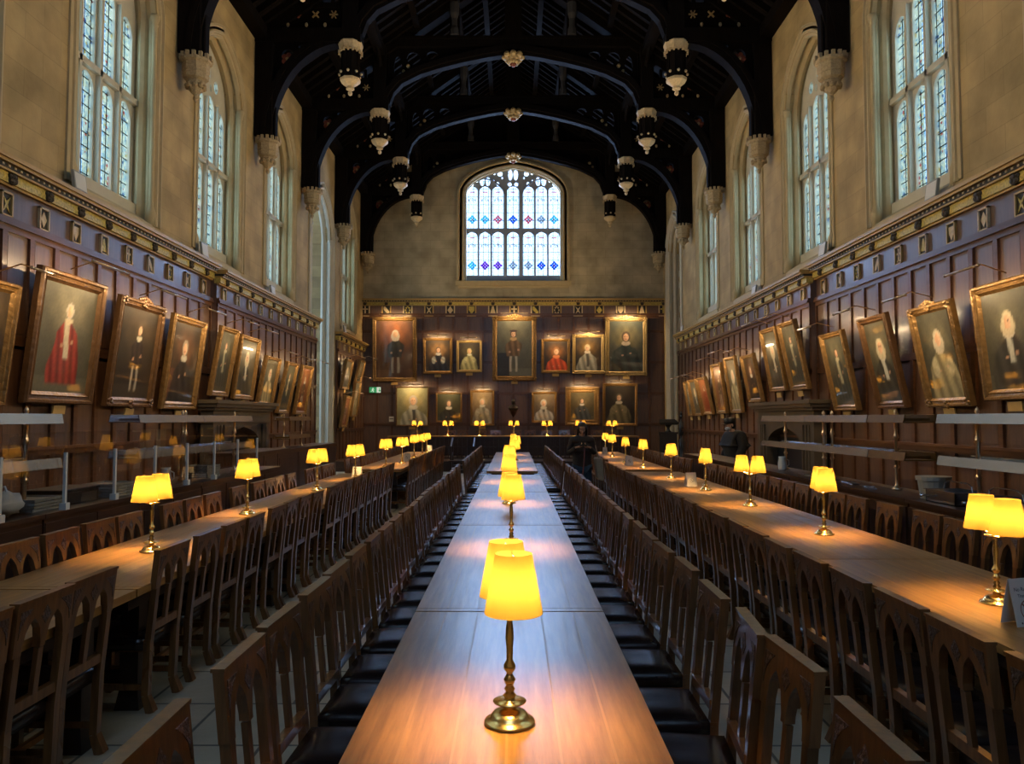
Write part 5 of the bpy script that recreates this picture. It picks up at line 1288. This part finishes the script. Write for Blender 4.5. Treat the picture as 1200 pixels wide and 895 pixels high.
# ================================================================== DAIS RAILING, STEPS, LECTERN
t = empty('dais_railing', (0, 25.6, .332), 0, 'long dark railing with slim balusters along the dais edge', 'railing')
m = MB().mat('darkoak'); m.box(-3.7, 3.7, -.035, .035, .76, .80); m.build('handrail', t); m = MB().mat('darkoak'); m.box(-3.7, 3.7, -.025, .025, .08, .12); m.box(-3.7, 3.7, -.02, .02, .44, .47); m.build('lower_rail', t)
for i in range(50):
    x = -3.65+7.3*i/49; big = i % 7 == 0
    m = MB().mat('darkoak'); w = .035 if big else .014
    m.box(x-w, x+w, -w, w, 0 if big else .1, .80 if big else .76); m.build('newel_post' if big else 'baluster', t)
t = empty('wooden_steps', (-1.62, 24.45, 0), 0, 'small dark wooden steps with sloping handrails up to the dais', 'steps')
for i in range(2): m = MB().mat('darkoak'); m.box(-.32, .32, i*.3, .72, .0+.12*i, .12*(i+1)); m.build('tread', t)
for s in (-1, 1): m = MB().mat('darkoak'); m.box(s*.36-.03, s*.36+.03, 0, .06, 0, .85); m.box(s*.36-.03, s*.36+.03, .68, .74, 0, 1.12); m.bar((s*.36, .02, .84), (s*.36, .72, 1.11), .05, .04); m.bar((s*.36, .02, .4), (s*.36, .72, .66), .03, .03); m.build('handrail', t)
t = empty('side_bench', (-1.55, 23.6, 0), 0, 'low dark bench in front of the dais steps', 'bench')
m = MB().mat('darkoak'); m.box(-.42, .42, -.16, .16, .42, .46); m.build('seat', t)
for x in (-.36, .36): m = MB().mat('darkoak'); m.box(x-.03, x+.03, -.14, .14, 0, .42); m.build('leg', t)
p = onplane(783, 492, 1, 26.4)
t = empty('lectern', (p.x, 26.4, 0), 0, 'black lectern with spread winged top on a solid box base at right', 'lectern')
m = MB().mat('black'); m.box(-.26, .26, -.2, .2, 0, 1.28); m.box(-.30, .30, -.24, .24, 0, .1); m.box(-.29, .29, -.23, .23, 1.22, 1.28); m.build('pedestal', t)
m = MB().mat('black'); m.smooth = True; m.lathe([(.12, 1.28), (.06, 1.34), (.05, 1.42), (.12, 1.52), (.16, 1.55)], n=12); m.smooth = False
m.build('stem', t)
m = MB().mat('black'); m.add([(-.34, -.16, 1.60), (.34, -.16, 1.60), (.26, .16, 1.72), (-.26, .16, 1.72), (-.30, -.14, 1.53), (.30, -.14, 1.53), (.22, .14, 1.62), (-.22, .14, 1.62)], [(0, 1, 2, 3), (7, 6, 5, 4), (0, 4, 5, 1), (1, 5, 6, 2), (2, 6, 7, 3), (3, 7, 4, 0)]); m.build('book_rest', t)
p = onplane(799, 500, 1, 26.9)
t = empty('carved_post', (p.x, 26.9, 0), 0, 'black carved figure post beside the pale stone recess', 'statue')
m = MB().mat('black'); m.smooth = True
m.lathe([(.12, 0), (.12, .3), (.07, .36), (.09, .7), (.13, .95), (.07, 1.05), (.05, 1.12), (.11, 1.2), (.12, 1.45), (.10, 1.6), (.05, 1.68), (.04, 1.74)], n=10); m.build('body', t)
m = MB().mat('black'); m.ball((0, 0, 1.82), .09, 8, .8, .9, 1.2); m.lathe([(.13, 1.90), (.06, 1.92), (.05, 1.99), (.001, 2.0)], n=10); m.build('head', t)

# ================================================================== PEOPLE
def skin_body(name, joints, edges, radii, matk, parent, sub=2, root=0):
    me = bpy.data.meshes.new(name); me.from_pydata(joints, edges, []); o = bpy.data.objects.new(name, me); COL.objects.link(o)
    o.modifiers.new('skin', 'SKIN'); sv = me.skin_vertices[0].data
    for i, r in enumerate(radii): sv[i].radius = r if isinstance(r, tuple) else (r, r); sv[i].use_root = (i == root)
    s = o.modifiers.new('sub', 'SUBSURF'); s.levels = sub; s.render_levels = sub
    dg = bpy.context.evaluated_depsgraph_get(); me2 = bpy.data.meshes.new_from_object(o.evaluated_get(dg)); bpy.data.objects.remove(o)
    for p in me2.polygons: p.use_smooth = True
    me2.materials.clear(); me2.materials.append(M[matk]); o = bpy.data.objects.new(name, me2); COL.objects.link(o); o.parent = parent; return o
M['skin'] = simple('skin', (.50, .29, .19), .55, var=.06)
M['coat'] = simple('black_coat_cloth', (.012, .012, .013), .85, var=.3, nscale=30, bump=.3)
M['jacket'] = simple('dark_brown_jacket', (.028, .020, .018), .85, var=.3, nscale=30, bump=.3)
M['denim'] = simple('blue_denim', (.018, .045, .085), .85, var=.25, nscale=40, bump=.3)
M['darkhair'] = simple('dark_hair', (.014, .009, .007), .5, var=.4, nscale=60, bump=.5)
M['canvasbag'] = simple('natural_canvas', (.34, .28, .20), .9, var=.15, nscale=40)
M['strap'] = simple('dusky_pink_strap', (.16, .055, .065), .7)
M['scarf'] = simple('grey_face_mask', (.42, .45, .50), .8)
def head(parent, c, tilt, matk='skin', s=1.0):
    """face looks towards local -y; c = centre of the head"""
    m = MB().mat('skin'); m.smooth = True; T = Matrix.Translation(Vector(c)) @ Matrix.Rotation(tilt, 4, 'X') @ Matrix.Scale(s, 4); m.T = T
    m.lathe([(.001, -.118), (.028, -.115), (.045, -.10), (.056, -.07), (.066, -.03), (.072, .01), (.075, .045), (.070, .08), (.052, .105), (.028, .118), (.001, .121)], (0, 0, 0), 18, 1.0, 1.22)
    m.tube([(0, -.088, .012), (0, -.100, -.010), (0, -.106, -.028), (0, -.094, -.036)], [.007, .010, .013, .009], 8)
    for sx in (-1, 1): m.ball((sx*.076, .008, -.005), .022, 8, .35, .7, 1.25)
    m.mat('white')
    for sx in (-1, 1): m.ball((sx*.028, -.081, .008), .010, 8, 1.2, .7, .8)
    m.mat('darkhair')
    for sx in (-1, 1): m.ball((sx*.028, -.0885, .008), .0048, 6); m.tube([(sx*.014, -.090, .027), (sx*.042, -.082, .027)], .003, 5)
    m.mat('inkred'); m.ball((0, -.086, -.062), .020, 8, 1, .35, .28)
    return m, T
def hand(parent, wrist, direction, palm_n, side, name='hand', curl=.9):
    """palm with five separate curled fingers, skinned as one surface"""
    w = Vector(wrist); d = Vector(direction).normalized(); n = Vector(palm_n).normalized(); s = d.cross(n).normalized()*side
    J = [w-d*.03, w, w+d*.045, w+d*.085]; E = [(0, 1), (1, 2), (2, 3)]; Rr = [(.024, .018), (.024, .017), (.034, .014), (.036, .012)]
    for k, (off, L) in enumerate(((.030, .070), (.011, .078), (-.010, .073), (-.029, .058))):
        base = w+d*.085+s*off; b = len(J); a = 0; p = base; J.append(p); Rr.append(.0095); E.append((3, b))
        for q in range(3):
            a += curl*[.55, .9, .7][q]; p = p+(d*math.cos(a)+n*math.sin(a))*L*[.45, .32, .25][q]; J.append(p); Rr.append([.0092, .0085, .0072][q]); E.append((b+q, b+q+1))
    b = len(J); base = w+d*.03+s*.028; J.append(base); Rr.append(.012); E.append((2, b)); p = base
    for q in range(2): p = p+(d*.6+s*.6*(1-q)+n*.45*(q+.4)).normalized()*.034; J.append(p); Rr.append([.0105, .0085][q]); E.append((b+q, b+q+1))
    return skin_body(name, [tuple(v) for v in J], E, Rr, 'skin', parent, 2, 1)

# --- visitor in the right-hand aisle, looking down at a phone, facing the camera
px_ = onplane(682, 500, 1, 14.3)
P = empty('person', (px_.x, 14.3, 0), 0, 'person in dark jacket and blue jeans looking down at a phone in the aisle', 'person')
skin_body('jacket_body', [(0, 0, .98), (0, .0, 1.12), (0, .01, 1.28), (0, .02, 1.38), (0, .0, 1.44), (.17, .01, 1.34), (-.17, .01, 1.34), (.235, .03, 1.10), (-.235, .03, 1.10), (.12, -.20, 1.21), (-.12, -.20, 1.21), (0, .01, .86)],
    [(0, 1), (1, 2), (2, 3), (3, 4), (3, 5), (3, 6), (5, 7), (6, 8), (7, 9), (8, 10), (0, 11)],
    [(.185, .14), (.18, .135), (.19, .13), (.15, .10), (.065, .06), (.08, .08), (.08, .08), (.068, .068), (.068, .068), (.048, .048), (.048, .048), (.19, .14)], 'jacket', P, 2, 0)
skin_body('jeans', [(0, .01, .90), (.095, .01, .82), (-.095, .01, .82), (.10, .0, .48), (-.10, .0, .48), (.105, .02, .12), (-.105, .02, .12)],
    [(0, 1), (0, 2), (1, 3), (2, 4), (3, 5), (4, 6)], [(.16, .12), (.105, .10), (.105, .10), (.075, .08), (.075, .08), (.062, .065), (.062, .065)], 'denim', P, 2, 0)
for s in (-1, 1):
    m = MB().mat('black'); m.smooth = True; m.T = Matrix.Translation((s*.105, -.03, 0)); m.lathe([(.05, 0), (.052, .03), (.045, .07), (.03, .11), (.001, .12)], (0, 0, 0), 12, 1, 2.2); m.build('shoe', P)
m = MB().mat('skin'); m.smooth = True; m.tube([(0, .0, 1.40), (0, -.02, 1.50)], [.052, .048], 10); m.build('neck', P)
hm, T = head(P, (0, -.035, 1.545), .45, s=.98); hd = hm.build('head', P)
m = MB().mat('darkhair'); m.smooth = True; m.T = T
m.lathe([(.078, -.06), (.084, 0), (.086, .05), (.076, .10), (.05, .125), (.001, .134)], (0, .016, .004), 16, 1.0, 1.15); m.tube([(0, .10, .03), (0, .12, -.05), (0, .11, -.14)], [.05, .05, .03], 10)
for sx in (-1, 1): m.tube([(sx*.055, -.055, .075), (sx*.080, -.03, .0), (sx*.082, -.02, -.10), (sx*.075, .0, -.16)], [.02, .022, .02, .012], 8)
m.v = [v for v in m.v]; m.build('hair', hd)
hand(P, (.12, -.22, 1.22), (-.75, -.25, .25), (0, .5, .8), 1); hand(P, (-.12, -.22, 1.22), (.75, -.25, .25), (0, .5, .8), -1)
m = MB().mat('jacket'); 
m = MB().mat('black'); m.T = Matrix.Translation((0, -.265, 1.28)) @ Matrix.Rotation(-.6, 4, 'X'); m.box(-.075, .075, -.006, .006, -.038, .038); o = m.build('phone', bevel=.003); o.location = (px_.x, 14.3, 0); tag(o, 'dark phone held sideways in both hands by the person in the aisle', 'phone')
m = MB().mat('strap'); m.tube([(.03, -.24, 1.22), (.02, -.24, 1.10), (.015, -.24, .95), (-.005, -.20, .75), (-.03, -.18, .60)], .012, 6); m.build('neck_strap', P)
t = empty('tote_bag', (px_.x+.30, 14.34, 0), 0, 'pale canvas tote bag hanging from the shoulder of the aisle visitor', 'bag')
m = MB().mat('canvasbag'); m.add([(-.07, -.16, 1.02), (.07, -.16, 1.02), (.07, .16, 1.02), (-.07, .16, 1.02), (-.03, -.13, .62), (.09, -.15, .60), (.10, .14, .60), (-.03, .13, .62)], [(3, 2, 1, 0), (4, 5, 6, 7), (0, 1, 5, 4), (1, 2, 6, 5), (2, 3, 7, 6), (3, 0, 4, 7)]); m.build('bag_body', t, bevel=.02)
m = MB().mat('canvasbag'); m.tube([(0, -.12, 1.02), (-.06, -.06, 1.25), (-.12, .0, 1.43), (-.06, .06, 1.25), (0, .12, 1.02)], .012, 6); m.build('bag_handle', t)

# --- visitor in black cap and coat behind the right counter, seen from the side facing left
pm = onplane(858, 488, 1, 16.9)
P = empty('person', (pm.x, 16.9, 0), -PI/2+.25, 'person in black cap, mask and bulky black coat walking left by the right wall', 'person'); P.scale = (1.14, 1.14, 1.0)
skin_body('coat', [(0, .04, .95), (0, .05, 1.15), (0, .05, 1.34), (0, .0, 1.46), (.20, .05, 1.38), (-.20, .05, 1.38), (.27, .06, 1.12), (-.27, .06, 1.12), (.26, -.06, .88), (-.26, -.06, .88), (0, .03, .72)],
    [(0, 1), (1, 2), (2, 3), (2, 4), (2, 5), (4, 6), (5, 7), (6, 8), (7, 9), (0, 10)],
    [(.22, .20), (.23, .22), (.22, .20), (.10, .10), (.11, .11), (.11, .11), (.085, .085), (.085, .085), (.065, .065), (.065, .065), (.22, .19)], 'coat', P, 2, 0)
skin_body('trousers', [(0, .03, .80), (.10, .03, .74), (-.10, .03, .74), (.10, -.06, .45), (-.10, .10, .45), (.10, -.06, .10), (-.10, .18, .12)], [(0, 1), (0, 2), (1, 3), (2, 4), (3, 5), (4, 6)],
    [(.16, .13), (.10, .10), (.10, .10), (.08, .08), (.08, .08), (.06, .06), (.06, .06)], 'black', P, 2, 0)
for s, yy in ((1, -.10), (-1, .14)):
    m = MB().mat('black'); m.smooth = True; m.T = Matrix.Translation((s*.10, yy, 0)); m.lathe([(.05, 0), (.055, .03), (.045, .07), (.03, .11), (.001, .12)], (0, 0, 0), 12, 1, 2.3); m.build('shoe', P)
hm, T = head(P, (0, -.05, 1.60), .15, s=1.05); hd = hm.build('head', P)
m = MB().mat('skin'); m.smooth = True; m.tube([(0, .01, 1.42), (0, -.03, 1.53)], [.06, .055], 10); m.build('neck', P)
m = MB().mat('scarf'); m.smooth = True; m.T = T; m.ball((0, -.055, -.062), .062, 10, .98, .85, .75); m.build('face_mask', hd)
m = MB().mat('black'); m.smooth = True; m.T = T; m.lathe([(.086, .035), (.092, .06), (.090, .12), (.075, .15), (.001, .158)], (0, .008, 0), 18, 1, 1.18); m.ball((0, -.11, .045), .06, 8, 1.1, 1.0, .12); m.build('cap', hd)
m = MB().mat('darkhair'); m.smooth = True; m.T = T; m.ball((0, .03, -.01), .085, 10, .95, 1.0, 1.1); m.build('hair', hd)
hand(P, (.26, -.09, .86), (0, -.3, -1), (-1, 0, 0), 1, curl=.45); hand(P, (-.26, -.09, .86), (0, -.3, -1), (1, 0, 0), -1, curl=.45)
